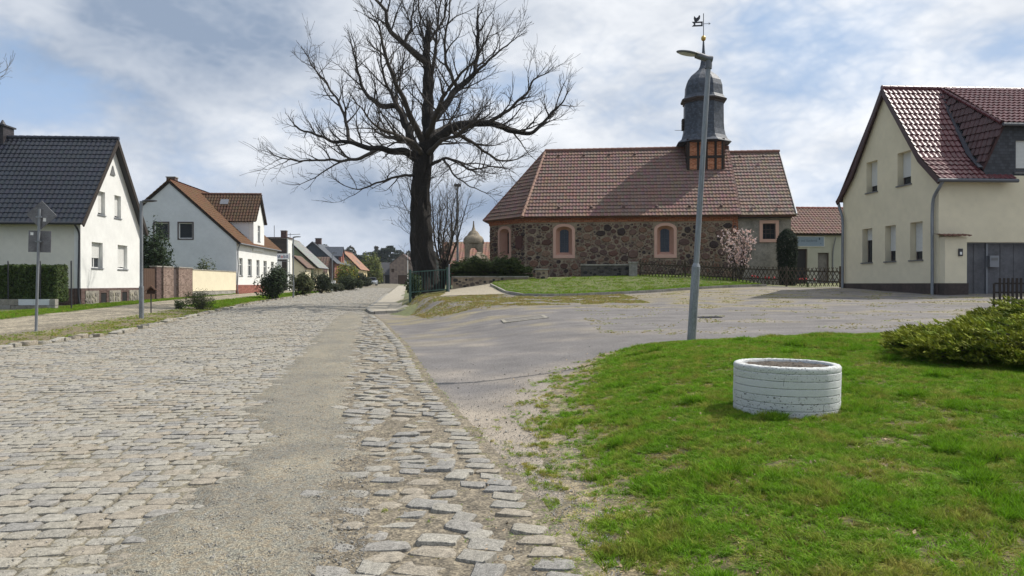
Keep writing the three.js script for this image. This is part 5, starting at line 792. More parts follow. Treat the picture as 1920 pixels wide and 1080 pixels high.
{ // outbuilding with the shop board
  const d = 50, x0 = 15.8, h = thing('outbuilding', 'low pale outbuilding with red tiled roof and hand lettered board', 'outbuilding', x0, 1.55, d, 0.07), L = 8.5;
  const front = [[2.55, 0.02, 0.85, 2.33, { pane: M.room, bars: '', sill: null, frame: M.frameD }], [4.1, 0.02, 0.75, 2.08, { pane: std([0.22, 0.21, 0.2], { t: tRough }), bars: '', sill: null, frame: M.frameD }], [1.55, 0.75, 0.65, 0.85, { bars: '' }]];
  const R = gable(h, { x0: 0, x1: L, W: 5.5, eave: 3.35, ridge: 5.1, axis: 'x', mat: std([0.46, 0.46, 0.38], { t: tPlaster }), front, T: tileSet([0.22, 0.105, 0.08], 0.5, 0.22, 0.33, { rough: 0.75, hump: 0.045 }), roofMat: M.woodDark, over: 0.25 });
  windows(h, FRONT(0), front, { frame: M.frameW }); caps(h, ...R.ridge, 0.11, 0.38, M.brickR);
  const face = canvasTex(1024, 320, 1, 1, (c, w, hh) => { c.fillStyle = '#8e9fb0'; c.fillRect(0, 0, w, hh); c.fillStyle = '#2f4450'; c.font = '118px serif'; c.textBaseline = 'middle'; c.fillText('Kunst- und Handwerk', 26, 130, 780); c.beginPath(); c.arc(880, 70, 24, 0, 7); c.arc(920, 230, 14, 0, 7); c.fill(); c.fillRect(860, 20, 18, 90); });
  const b = part(h, 'shop_board', bx(2.35, 2.5, 0.01, 4.5, 3.15, 0.07), M.frameW), pg = new THREE.PlaneGeometry(2.1, 0.6); pg.translate(3.425, 2.825, 0.074); part(b, 'lettering', pg, std([0.8, 0.8, 0.8], { map: face }));
  part(h, 'downpipe', tube([V3(5.2, 3.1, 0.2), V3(5.1, 2.3, 0.06), V3(5.1, 0, 0.06)], 0.04, 20), M.zinc);
}
// ================================================================ TREES
class Wood { // limbs with shrinking radius, gathered into one mesh
  constructor() { this.pos = []; this.uv = []; this.idx = []; this.n = 0; }
  limb(pts, rad, sides, rough = 0) {
    const t = V3(), a = V3(), b = V3(), up = V3(0.3, 0.1, 1).normalize(); let len = 0;
    for (let i = 0; i < pts.length; i++) {
      t.copy(pts[Math.min(i + 1, pts.length - 1)]).sub(pts[Math.max(i - 1, 0)]).normalize(); a.crossVectors(t, Math.abs(t.dot(up)) > 0.9 ? V3(1, 0, 0) : up).normalize(); b.crossVectors(t, a);
      if (i) len += pts[i].distanceTo(pts[i - 1]);
      for (let k = 0; k <= sides; k++) { const w = k / sides * Math.PI * 2, kk = k % sides, c = Math.cos(kk / sides * Math.PI * 2), s = Math.sin(kk / sides * Math.PI * 2), r = rad[i] * (1 + (rough ? rough * n3(c * 1.6 + pts[i].x * 0.5, s * 1.6 + pts[i].z, pts[i].y * 0.7) + rough * 0.5 * n3(c * 5, s * 5, pts[i].y * 0.5) : 0)); this.pos.push(pts[i].x + (a.x * c + b.x * s) * r, pts[i].y + (a.y * c + b.y * s) * r, pts[i].z + (a.z * c + b.z * s) * r); this.uv.push(w / (Math.PI * 2) * Math.max(0.25, Math.round(rad[0] * 4)), len); }
      if (i) for (let k = 0; k < sides; k++) { const p = this.n + (i - 1) * (sides + 1) + k, q = p + sides + 1; this.idx.push(p, p + 1, q, p + 1, q + 1, q); }
    }
    this.n += pts.length * (sides + 1);
  }
  geo() { const g = new THREE.BufferGeometry(); g.setAttribute('position', new THREE.Float32BufferAttribute(this.pos, 3)); g.setAttribute('uv', new THREE.Float32BufferAttribute(this.uv, 2)); g.setIndex(this.idx); g.computeVertexNormals(); return g; }
}
function smooth(pts, n) { return new THREE.CatmullRomCurve3(pts).getPoints(n); }
// twigs on a limb: level 0 branches, 1 twigs, 2 finest
function ramify(w, r, pts, r0, r1, o, level = 0) {
  let acc = 0; const L = pts.reduce((s, p, i) => (i ? s + p.distanceTo(pts[i - 1]) : 0), 0); let run = 0, next = L * (level ? 0.18 : o.start ?? 0.25) + r() * 0.3;
  for (let i = 1; i < pts.length; i++) {
    const seg = pts[i].distanceTo(pts[i - 1]); run += seg;
    while (run >= next) {
      const f = next / L, p = pts[i].clone().lerp(pts[i - 1], (run - next) / seg), tan = pts[i].clone().sub(pts[i - 1]).normalize();
      next += o.step[level] * (0.5 + r());
      const side = V3(r() - 0.5, r() - 0.5, r() - 0.5).cross(tan).normalize(), ang = 0.55 + 0.6 * r();
      const dir = tan.clone().multiplyScalar(Math.cos(ang)).addScaledVector(side, Math.sin(ang)); dir.y += o.up ?? 0.35; dir.normalize();
      const len = o.len[level] * (0.45 + 0.85 * r()) * (1 - 0.45 * f), q = [p], n = level === 0 ? 6 : level === 1 ? 4 : 3, cur = p.clone(), dd = dir.clone(); let rr = Math.min(mix(r0, r1, f) * 0.6, o.rad[level]);
      for (let k = 1; k <= n; k++) { dd.x += (r() - 0.5) * 0.55; dd.z += (r() - 0.5) * 0.55; dd.y += (r() - 0.42) * 0.4; dd.normalize(); cur.addScaledVector(dd, len / n); q.push(cur.clone()); }
      const re = Math.max(rr * 0.3, o.tip ?? 0.006); w.limb(q, q.map((_, k) => mix(rr, re, k / n)), level === 0 ? 5 : 3);
      if (level < 2) ramify(w, r, q, rr, re, o, level + 1);
    }
  }
  if (level < 2 && o.endTwigs !== false) { // the end of the limb frays
    const e = pts[pts.length - 1], tan = e.clone().sub(pts[pts.length - 2]).normalize();
    for (let k = 0; k < 3; k++) { const dd = tan.clone().add(V3(r() - 0.5, r() - 0.2, r() - 0.5).multiplyScalar(1.1)).normalize(), q = [e.clone()], c = e.clone(), len = o.len[1] * (0.5 + 0.6 * r()); for (let j = 0; j < 4; j++) { dd.x += (r() - 0.5) * 0.4; dd.y += (r() - 0.45) * 0.35; dd.z += (r() - 0.5) * 0.4; dd.normalize(); c.addScaledVector(dd, len / 4); q.push(c.clone()); } const rr = Math.max(r1 * 0.8, o.tip ?? 0.006); w.limb(q, q.map((_, j) => mix(rr, o.tip ?? 0.006, j / 4)), 3); if (level < 1) ramify(w, r, q, rr, rr * 0.5, o, 2); }
  }
}
{ // --- the big old bare tree by the church
  const D = 43, bx0 = X(794.5, D), by = 1.05, t = thing('old_tree', 'huge old leafless tree with dark rugged trunk inside the green railing', 'tree', bx0, by, D, 0);
  const Z = (zx, zy, dz = 0) => V3(X(500 + zx / 1.8, D) - bx0, Y(zy / 1.8, D) - by, dz);
  const trunk = new Wood(), crown = new Wood(), r = rng(501);
  const tp = [Z(540, 990), Z(536, 940), Z(528, 880), Z(521, 800), Z(520, 720), Z(519, 650), Z(524, 590), Z(528, 545), Z(535, 500)], ts = smooth(tp, 60), tr = pl([[0, 0.98], [0.06, 0.78], [0.14, 0.68], [0.3, 0.58], [0.5, 0.54], [0.7, 0.48], [0.86, 0.55], [1, 0.42]]);
  trunk.limb(ts, ts.map((_, i) => tr(i / 60)), 34, 0.2);
  const limbs = [
    [[[530, 520, 0], [545, 470, 0.2], [545, 400, 0.2], [548, 330, 0], [542, 260, 0], [540, 210, 0], [546, 150, 0.2], [548, 110, 0.2]], 0.46, 0.15],
    [[[518, 545, 0], [480, 522, 0.3], [430, 515, 0.6], [385, 512, 0.9], [330, 502, 1.1], [285, 490, 1.0], [230, 485, 0.8], [170, 462, 0.6], [100, 430, 0.4]], 0.26, 0.04],
    [[[385, 512, 0.9], [340, 545, 1.4], [290, 560, 1.8], [230, 560, 2.2], [150, 565, 2.4], [70, 550, 2.4]], 0.12, 0.03],
    [[[292, 491, 1], [275, 430, 0.6], [245, 350, 0.2], [215, 300, 0], [170, 240, -0.2], [130, 185, -0.3]], 0.11, 0.03],
    [[[516, 525, 0], [480, 450, -0.5], [455, 385, -0.9], [430, 345, -1.2], [380, 335, -1.6], [335, 310, -1.9], [300, 270, -2.2], [275, 190, -2.4], [255, 105, -2.5]], 0.3, 0.04],
    [[[455, 385, -0.9], [415, 310, -0.4], [392, 235, 0], [385, 150, 0.3]], 0.14, 0.03],
    [[[430, 345, -1.2], [420, 270, -1.8], [440, 190, -2.4], [450, 110, -2.8]], 0.1, 0.025],
    [[[540, 212, 0], [505, 190, 0.5], [470, 165, 0.9], [440, 140, 1.2], [420, 110, 1.4], [415, 70, 1.5], [380, 30, 1.6], [350, -10, 1.8]], 0.22, 0.05],
    [[[470, 165, 0.9], [490, 110, 0.4], [495, 40, 0.2], [505, -40, 0]], 0.1, 0.03],
    [[[546, 150, 0.2], [575, 95, -0.4], [600, 40, -0.7], [610, -30, -0.8]], 0.1, 0.03],
    [[[545, 190, 0.1], [520, 100, -0.4], [510, 20, -0.6], [515, -60, -0.6]], 0.08, 0.025],
    [[[548, 500, 0], [575, 478, 0.3], [600, 460, 0.5], [640, 438, 0.8], [700, 432, 1.0], [745, 430, 1.1], [800, 445, 1.1], [850, 460, 1.0], [900, 455, 0.8], [940, 410, 0.5], [980, 370, 0.3], [1020, 315, 0]], 0.36, 0.03],
    [[[745, 430, 1.1], [790, 410, 1.6], [830, 385, 1.9], [870, 350, 2], [900, 300, 2], [935, 285, 2]], 0.12, 0.03],
    [[[620, 448, 0.6], [680, 470, -0.2], [720, 490, -0.8], [760, 520, -1.2], [810, 530, -1.4], [850, 522, -1.5]], 0.13, 0.03],
    [[[552, 400, 0], [580, 375, -0.4], [600, 340, -0.7], [640, 280, -1.2], [690, 230, -1.6], [705, 160, -1.8], [708, 90, -1.9], [705, 10, -2]], 0.3, 0.06],
    [[[640, 280, -1.2], [612, 230, -0.8], [600, 150, -0.4], [615, 60, -0.2], [625, -40, 0]], 0.13, 0.03],
    [[[690, 230, -1.6], [740, 190, -1.2], [790, 150, -0.9], [835, 120, -0.8]], 0.1, 0.03],
    [[[705, 160, -1.8], [735, 100, -2.2], [760, 40, -2.4]], 0.08, 0.025],
    [[[558, 555, 0.1], [600, 545, 0.8], [650, 560, 1.4], [700, 590, 1.8], [760, 585, 2.2], [820, 592, 2.4]], 0.11, 0.025],
    [[[600, 545, 0.8], [640, 600, 1.4], [690, 640, 1.8], [745, 665, 2]], 0.07, 0.02],
    [[[502, 592, 0.1], [440, 605, 0.8], [380, 630, 1.4], [330, 652, 1.7], [280, 640, 2]], 0.09, 0.02],
    [[[556, 360, 0], [562, 280, 0.8], [575, 200, 1.4], [592, 120, 1.8], [600, 40, 2]], 0.15, 0.03],
    [[[530, 480, 0.3], [500, 420, 1.8], [470, 340, 3.2], [440, 260, 4.2], [430, 180, 5]], 0.22, 0.04],
    [[[540, 470, 0.3], [580, 420, 2], [620, 370, 3.4], [670, 330, 4.4], [720, 290, 5.2]], 0.2, 0.04],
    [[[530, 480, -0.3], [560, 420, -2], [600, 380, -3.6], [660, 350, -4.8], [720, 330, -5.8]], 0.2, 0.04],
    [[[525, 500, -0.3], [470, 460, -2], [400, 430, -3.4], [340, 400, -4.6], [290, 360, -5.4]], 0.2, 0.04],
    [[[525, 520, 0.4], [510, 500, 2], [470, 500, 3.6], [420, 480, 5], [380, 440, 6]], 0.16, 0.03],
    [[[550, 520, 0.4], [590, 505, 2], [650, 500, 3.4], [700, 480, 4.6], [760, 460, 5.4]], 0.16, 0.03],
  ];
  const o = { step: [0.46, 0.25, 0.2], len: [2.5, 1.15, 0.55], rad: [0.055, 0.021, 0.012], tip: 0.008, up: 0.3, start: 0.2 };
  for (const [pts, a, b] of limbs) { const s = smooth(pts.map((p) => Z(...p)), pts.length * 5); s.forEach((p, i) => { if (i > 2) { p.x += 0.09 * n3(p.x, p.y, 1); p.z += 0.09 * n3(p.x, p.y, 7); p.y += 0.07 * n3(p.x, p.y, 12); } }); const rd = s.map((_, i) => mix(a, b, Math.pow(i / (s.length - 1), 0.75))); (a > 0.25 ? trunk : crown).limb(s, rd, a > 0.2 ? 12 : 8, a > 0.2 ? 0.1 : 0.06); ramify(crown, r, s, a, b, o); }
  // shoots on the trunk
  for (let i = 0; i < 40; i++) { const k = 6 + Math.floor(r() * 48), p = ts[k], a = r() * 6.3, q = [V3(p.x + Math.cos(a) * tr(k / 60) * 0.9, p.y, p.z + Math.sin(a) * tr(k / 60) * 0.9)]; const dd = V3(Math.cos(a) * 0.8, 0.5, Math.sin(a) * 0.8), c = q[0].clone(); for (let j = 0; j < 5; j++) { dd.x += (r() - 0.5) * 0.5; dd.y += (r() - 0.4) * 0.5; dd.z += (r() - 0.5) * 0.5; dd.normalize(); c.addScaledVector(dd, 0.28); q.push(c.clone()); } crown.limb(q, q.map((_, j) => 0.018 - 0.0022 * j), 3); ramify(crown, r, q, 0.014, 0.006, { ...o, endTwigs: false }, 1); }
  part(t, 'trunk', trunk.geo(), M.bark); part(t, 'crown', crown.geo(), M.twig);
}
function fanTree(name, label, x, d, stems, height, spread, seed, o, base = 0.1, trunkH = 0) {
  const t = thing(name, label, 'tree', x, hy(x, d) - 0.05, d, 0), r = rng(seed), trunk = new Wood(), crown = new Wood();
  if (trunkH) { const q = smooth([V3(0, -0.2, 0), V3(0.05, trunkH * 0.5, 0), V3(0, trunkH, 0)], 10); trunk.limb(q, q.map((_, i) => mix(base * 1.5, base, i / 10)), 10, 0.1); }
  for (let i = 0; i < stems; i++) { const a = i / stems * 6.3 + r(), s = spread * (0.3 + 0.7 * r()), h = (height - trunkH) * (0.7 + 0.3 * r()), pts = [V3(Math.cos(a) * 0.1, trunkH * 0.92, Math.sin(a) * 0.1)]; for (let k = 1; k <= 4; k++) pts.push(V3(Math.cos(a) * s * Math.pow(k / 4, 0.85) + (r() - 0.5) * 0.3, trunkH + h * k / 4, Math.sin(a) * s * Math.pow(k / 4, 0.85) + (r() - 0.5) * 0.3)); const q = smooth(pts, 18), b = base * (0.45 + 0.25 * r()); trunk.limb(q, q.map((_, k) => mix(b, 0.015, k / 18)), 6); ramify(crown, r, q, b, 0.015, o); }
  part(t, 'trunk', trunk.geo(), M.bark); part(t, 'crown', crown.geo(), std([0.13, 0.11, 0.085], { roughness: 0.95 })); return t;
}
fanTree('young_tree', 'slender grey leafless tree close behind the huge old tree', X(828, 48), 48, 10, 6.8, 2.4, 511, { step: [0.35, 0.22, 0.25], len: [1.5, 0.7, 0.35], rad: [0.03, 0.014, 0.009], tip: 0.006, up: 0.4 }, 0.16);
fanTree('yard_tree', 'leafless tree rising before the white house with only twig ends showing', X(-118, 30), 30, 9, 9.6, 2.7, 512, { step: [0.4, 0.25, 0.25], len: [1.2, 0.7, 0.4], rad: [0.04, 0.016, 0.01], tip: 0.006, up: 0.3, start: 0.4 }, 0.22, 5.6);
{ // --- the wood on the rise behind the village
  const r = rng(521), pos = [], D = 330; let q = [];
  for (let i = 0; i < 130; i++) { const x = -170 + 190 * r(), d = D + 70 * r(), h = 9 + 6 * r() - 0.02 * (d - D); q.push([x, d, h, 2.4 + 2 * r(), r() < 0.45]); }
  part(thing('far_wood', 'dark mixed wood on the rise beyond the end of the street', 'wood', 0, 0, 0), 'treetops', leafCloud(522, 60000, (s) => { const c = q[Math.floor(s() * q.length)], a = s() * 6.3, u = Math.sqrt(s()), y = s(); const w = c[3] * (c[4] ? (1 - y * 0.8) : Math.sqrt(Math.max(0.05, 1 - Math.pow(2 * y - 1, 2)))); return [c[0] + Math.cos(a) * u * w, hy(c[0], c[1]) + c[2] * (0.08 + 0.92 * y), -c[1] + Math.sin(a) * u * w, 0, 0.5, 0.5]; }, 0.75, (s, p) => { const g = s() < 0.5, k = 0.6 + 0.8 * s(); return g ? [0.035 * k, 0.05 * k, 0.03 * k] : [0.075 * k, 0.06 * k, 0.045 * k]; }), needleM).parent.userData.kind = 'stuff';
  const pine = (px, top, i) => { const d = 300 + 12 * (i % 3), x = X(px, d), y = hy(x, d), hgt = Y(top, d) - y, t = thing('pine_tree', 'tall dark pine standing above the wood beyond the barns', 'tree', x, y, d, 0, 'pines above the wood'), s = rng(530 + i); part(t, 'trunk', bar(V3(0, 0, 0), V3(0, hgt * 0.95, 0), 0.3, 7, 0.08), M.bark); const lay = range(1, 7, 1).map(() => [(s() - 0.5) * 3.2, hgt * (0.5 + 0.47 * s()), (s() - 0.5) * 3, 1 + 1.3 * s()]); part(t, 'crown', leafCloud(540 + i, 2600, (u) => { const l = lay[Math.floor(u() * lay.length)], a = u() * 6.3, k = Math.sqrt(u()) * l[3]; return [l[0] + Math.cos(a) * k, l[1] + (u() - 0.5) * 1.1, l[2] + Math.sin(a) * k, 0, 1, 0]; }, 0.32, shadeOf([0.03, 0.045, 0.028], 0.6)), needleM); };
  [[672, 477], [684, 481], [694, 471], [703, 462], [712, 466], [718, 464], [727, 463], [733, 461], [742, 470]].forEach(([px, y], i) => pine(px, y, i));
}
// ================================================================ BUSHES
bush('rhododendron', 'large dark evergreen bush at the kerb below the cross gable house', 'bush', X(514, 57), 57, 1.5, 2.2, 1.2, 7000, 0.12, [0.03, 0.048, 0.018], 601, { lobes: 20, aspect: 0.35 });
bush('yellowing_bush', 'brownish green bush next to the large dark evergreen bush', 'bush', X(567, 68), 68, 1.3, 1.9, 1.1, 4500, 0.12, [0.075, 0.085, 0.03], 602, { lobes: 14 });
bush('dark_bush', 'dark evergreen bush between brownish bush and low shrub', 'bush', X(601, 78), 78, 1.3, 1.9, 1.1, 4500, 0.13, [0.03, 0.042, 0.018], 603, { lobes: 14, aspect: 0.35 });
bush('low_shrub', 'low dull green shrub before the red brick house', 'bush', X(629, 84), 84, 1.0, 0.9, 0.8, 2200, 0.12, [0.05, 0.06, 0.028], 604);
bush('forsythia', 'yellow green flowering bush before the red brick house', 'bush', X(650, 98), 98, 1.7, 3.0, 1.4, 3600, 0.15, [0.13, 0.16, 0.03], 605, { lobes: 16, flower: [500, 0.1, [0.5, 0.4, 0.06]] });
bush('round_bush', 'round dark bush in front of the forsythia', 'bush', X(655, 92), 92, 1.9, 1.6, 1.3, 4000, 0.14, [0.04, 0.055, 0.02], 606);
bush('far_bush', 'dark bush near the yellow fronted house', 'bush', X(676, 118), 118, 1.5, 1.9, 1.3, 3000, 0.17, [0.035, 0.045, 0.02], 607);
bush('kerb_bush', 'small dark bush beside the parked car', 'bush', X(686, 132), 132, 1.2, 1.4, 1.1, 2000, 0.17, [0.03, 0.04, 0.02], 608);
bush('willow', 'fresh yellow green tree beside the dark roofed barn', 'tree', X(694, 178), 178, 3.2, 6.2, 2.6, 5000, 0.28, [0.15, 0.17, 0.035], 609, { lobes: 16 });
bush('verge_shrub', 'spreading twiggy shrub on the verge beside the bird house', 'shrub', X(378, 38), 38, 1.05, 1.0, 0.8, 3800, 0.06, [0.085, 0.10, 0.04], 610, { lobes: 16, aspect: 0.22 });
bush('iris_clump', 'small spiky green clump next to the twiggy verge shrub', 'plant', X(336, 37.5), 37.5, 0.5, 0.42, 0.35, 500, 0.12, [0.085, 0.12, 0.04], 611, { aspect: 0.12, lobes: 5 });
bush('railing_shrub', 'green shrub growing behind the green railing at the pavement', 'shrub', X(776, 41), 41, 0.5, 1.2, 0.5, 1500, 0.08, [0.05, 0.075, 0.025], 612);
{ // column yew, magnolia
  const d = 42.4, x = X(1476, d), t = thing('column_yew', 'dark narrow columnar yew beside the plastered church annexe', 'tree', x, hy(x, d), d, 0);
  part(t, 'foliage', leafCloud(621, 9000, (q) => { const y = q(), a = q() * 6.3, w = 0.54 * Math.min(1, 0.72 + y * 0.5) * Math.sqrt(clamp((1 - y) * 6)) * (0.8 + 0.25 * q()) * (1 + 0.1 * n2(a * 2, y * 6)); return [Math.cos(a) * w, y * 3.1, Math.sin(a) * w, Math.cos(a), 0.7, Math.sin(a)]; }, 0.075, shadeOf([0.018, 0.028, 0.014], 0.8), 0.25), needleM); part(t, 'trunk', bar(V3(0, -0.1, 0), V3(0, 2.9, 0), 0.12, 8, 0.04), M.bark);
  const md = 41, mx = X(1388, md), m = thing('magnolia', 'young magnolia covered in pale pink blossom before the church wall', 'tree', mx, hy(mx, md), md, 0), r = rng(623), w = new Wood(), tips = [];
  for (let i = 0; i < 17; i++) { const a = r() * 6.3, s = 0.35 + 0.95 * r(), hh = 2.7 - 0.9 * s * r(), pts = smooth([V3(0, 0, 0), V3(Math.cos(a) * s * 0.4, hh * 0.35, Math.sin(a) * s * 0.4), V3(Math.cos(a) * s * 0.8, hh * 0.7, Math.sin(a) * s * 0.8), V3(Math.cos(a) * s, hh, Math.sin(a) * s)], 14); w.limb(pts, pts.map((_, k) => mix(0.035, 0.007, k / 14)), 5); for (let k = 4; k < 15; k++) for (let j = 0; j < 3; j++) { const p = pts[k], e = p.clone().add(V3((r() - 0.5) * 0.55, 0.08 + 0.2 * r(), (r() - 0.5) * 0.55)); w.limb([p, e], [0.008, 0.005], 3); tips.push(e); } }
  part(m, 'branches', w.geo(), M.twig);
  part(m, 'blossom', leafCloud(624, 1700, (q) => { const p = tips[Math.floor(q() * tips.length)]; return [p.x + (q() - 0.5) * 0.07, p.y + 0.02 + q() * 0.09, p.z + (q() - 0.5) * 0.07, q() - 0.5, 0.2, q() - 0.5]; }, 0.05, shadeOf([0.80, 0.62, 0.58], 0.3)), leafMat([1, 1, 1], { transmission: 0.25 }));
}
// spreading juniper: flat sprays of needles on outward branches
function juniper(name, label, x, d, rx, rz, hgt, n, seed, c, lift = 0) {
  const t = thing(name, label, 'shrub', x, hy(x, d) + lift, d, 0), r = rng(seed), pos = [], col = [], w = new Wood(), a = V3(), b = V3();
  for (let i = 0; i < n; i++) {
    const an = r() * 6.3, k = 0.25 + 0.75 * Math.sqrt(r()), ex = Math.cos(an) * rx * k, ez = Math.sin(an) * rz * k, top = hgt * (0.95 - 0.55 * k * k) * (0.7 + 0.45 * r()) * (1 + 0.3 * n2(ex * 1.5 + seed, ez * 1.5));
    const lowB = r() < 0.25 ? 0.35 : 1, e = V3(ex, Math.max(0.06, top * lowB), ez), s = V3(ex * 0.25, 0.05, ez * 0.25), mid = s.clone().lerp(e, 0.6).add(V3(0, 0.12 * hgt, 0)), pts = smooth([s, mid, e, e.clone().add(V3(Math.cos(an) * 0.16, -0.02 + 0.12 * r(), Math.sin(an) * 0.16))], 10);
    if (i % 3 === 0) w.limb(pts, pts.map((_, j) => mix(0.02, 0.005, j / 10)), 3);
    const yel = 0.55 + 0.6 * r(), dirv = pts[10].clone().sub(pts[7]).normalize();
    for (let j = 0; j < 46; j++) {
      const f = 0.42 + 0.58 * r(), p = pts[Math.min(10, Math.floor(f * 10))].clone().lerp(pts[Math.min(10, Math.floor(f * 10) + 1)], r()), wv = (1.15 - f) * 0.16 + 0.02;
      p.x += (r() - 0.5) * 2 * wv; p.z += (r() - 0.5) * 2 * wv; p.y += (r() - 0.5) * 0.6 * wv;
      a.copy(dirv).add(V3((r() - 0.5) * 1.1, (r() - 0.25) * 0.8, (r() - 0.5) * 1.1)).normalize(); b.set(r() - 0.5, r() - 0.5, r() - 0.5).cross(a).normalize();
      const s_ = 0.045 + 0.04 * r(), ww = 0.011 + 0.006 * r(), g = (0.7 + 0.6 * r()) * (f > 0.85 ? 1.25 * yel : yel);
      pos.push(p.x + b.x * ww, p.y + b.y * ww, p.z + b.z * ww, p.x - b.x * ww, p.y - b.y * ww, p.z - b.z * ww, p.x + a.x * s_, p.y + a.y * s_, p.z + a.z * s_); for (let q = 0; q < 3; q++) col.push(c[0] * g * (f > 0.8 ? 1.1 : 0.9), c[1] * g, c[2] * g);
    }
  }
  const g = new THREE.BufferGeometry(); g.setAttribute('position', new THREE.Float32BufferAttribute(pos, 3)); g.setAttribute('color', new THREE.Float32BufferAttribute(col, 3)); g.computeVertexNormals(); part(t, 'needles', g, needleM); part(t, 'branches', w.geo(), M.twig); return t;
}
juniper('spreading_juniper', 'low spreading juniper with yellow green tips on the raised lawn', 7.7, 10.5, 2.35, 1.75, 0.47, 2400, 631, [0.21, 0.255, 0.03]);
juniper('upright_juniper', 'taller juniper mound behind the low spreading juniper', 9.7, 12.9, 1.9, 1.0, 0.62, 1100, 632, [0.19, 0.235, 0.03]);
juniper('dark_juniper', 'broad dark juniper hedge on the low wall before the memorial', -1.25, 42.6, 2.25, 0.9, 1.15, 1900, 633, [0.05, 0.075, 0.022], 0.2);
// ================================================================ STREET FURNITURE
{ // --- the planter: a ribbed concrete ring painted white
  const d = 7.75, x = X(1474, d), t = thing('planter', 'round white painted concrete planter ring with ribbed side on the lawn', 'planter', x, hy(x, d) - 0.03, d, 0), R = 0.51, Hh = 0.5;
  t.rotation.z = -0.008;
  const pr = [[R - 0.02, -0.05]]; for (let i = 0; i < 6; i++) { const y = 0.02 + i * 0.07; pr.push([R - 0.001, y], [R, y + 0.004], [R, y + 0.06], [R - 0.001, y + 0.0625], [R - 0.008, y + 0.065], [R - 0.008, y + 0.0685]); } pr.push([R - 0.002, 0.446], [R + 0.002, Hh - 0.022], [R - 0.008, Hh - 0.006], [R - 0.02, Hh], [R - 0.062, Hh + 0.002], [R - 0.076, Hh - 0.01], [R - 0.08, Hh - 0.04], [R - 0.085, 0.3]);
  const g = new THREE.LatheGeometry(pr.map((p) => new THREE.Vector2(...p)), 120), p = g.attributes.position, uv = g.attributes.uv;
  for (let i = 0; i < p.count; i++) { const px = p.getX(i), py = p.getY(i), pz = p.getZ(i), l = Math.hypot(px, pz), a = Math.atan2(pz, px), k = 1 + (0.003 * n3(px * 3, py * 4, pz * 3) + 0.0016 * n3(px * 30, py * 40, pz * 30)) / l; p.setXYZ(i, px * k, py + (py > 0.48 ? 0.003 * n2(a * 9, 3) : 0), pz * k); uv.setXY(i, (a / 6.2832 + 0.5), (py + 0.05) / 0.56); }
  g.computeVertexNormals();
  const paint = canvasTex(2048, 512, 1, 1, (c, w, h) => { // white paint, flaking to grey and black at the foot and rim
    c.fillStyle = '#d8dad8'; c.fillRect(0, 0, w, h); const r = rng(701);
    for (let i = 0; i < 26000; i++) { const k = 175 + r() * 80; c.fillStyle = `rgba(${k},${k},${k - 4},0.35)`; c.fillRect(r() * w, r() * h, 2 + r() * 3, 2 + r() * 3); }
    for (let i = 0; i < 16000; i++) { const low = r() < 0.7, v = low ? Math.pow(r(), 2.6) * 0.5 : 1 - Math.pow(r(), 2) * 0.26, x0 = r() * w, y0 = h * (1 - v), q = fbm2(x0 * 0.012, y0 * 0.03 + 5, 3); if (q < (low ? -0.05 : -0.12)) continue; const s = 0.8 + r() * r() * r() * (low ? 7 : 4), k = 25 + r() * 70; c.fillStyle = `rgba(${k},${k},${k - 6},${0.35 + 0.5 * r()})`; c.beginPath(); c.ellipse(x0, y0, s * (0.6 + r()), s * (0.5 + 0.9 * r()), r() * 3, 0, 7); c.fill(); }
    for (let i = 0; i < 6; i++) { const y0 = h * (1 - (0.02 + i * 0.07 + 0.068 + 0.05) / 0.56); for (let x0 = 0; x0 < w; x0 += 3) { const q = fbm2(x0 * 0.02, i * 9, 3); if (q > -0.25) { c.fillStyle = `rgba(70,78,66,${0.12 + 0.25 * r()})`; c.fillRect(x0, y0 - 2, 4, 3 + 3 * r()); } } }
    c.strokeStyle = 'rgba(60,62,60,0.8)'; c.lineWidth = 2; for (const [u, v] of [[0.69, 0.35], [0.81, 0.8]]) { c.beginPath(); c.moveTo(u * w, h * (1 - v)); c.lineTo(u * w + 4, h * (1 - v + 0.13)); c.stroke(); }
  });
  part(t, 'ring', g, std([0.86, 0.86, 0.86], { map: paint, bumpMap: (() => { const t = tGravel.bump.clone(); t.repeat.set(4, 0.7); return t; })(), bumpScale: 0.006, roughness: 0.9 }));
  const sg = 0; { const pos = [], idx = [], n = 26, m = 72; for (let i = 0; i <= n; i++) for (let k = 0; k < m; k++) { const rr = (R - 0.075) * i / n, a = k / m * 6.2832, xx = Math.cos(a) * rr, zz = Math.sin(a) * rr; pos.push(xx, 0.482 + 0.022 * fbm2(xx * 7, zz * 7, 4) - 0.012 * (i / n), zz); if (i) { const p0 = (i - 1) * m + k, p1 = (i - 1) * m + (k + 1) % m, q0 = p0 + m, q1 = p1 + m; idx.push(p0, p1, q0, p1, q1, q0); } } const gg = new THREE.BufferGeometry(); gg.setAttribute('position', new THREE.Float32BufferAttribute(pos, 3)); gg.setAttribute('uv', new THREE.Float32BufferAttribute(pos.flatMap((v, i) => (i % 3 === 0 ? [v, pos[i + 2]] : [])), 2)); gg.setIndex(idx); gg.computeVertexNormals(); part(t, 'soil', gg, std([0.13, 0.105, 0.085], { t: tSoil, bump: 0.03 })); }
}
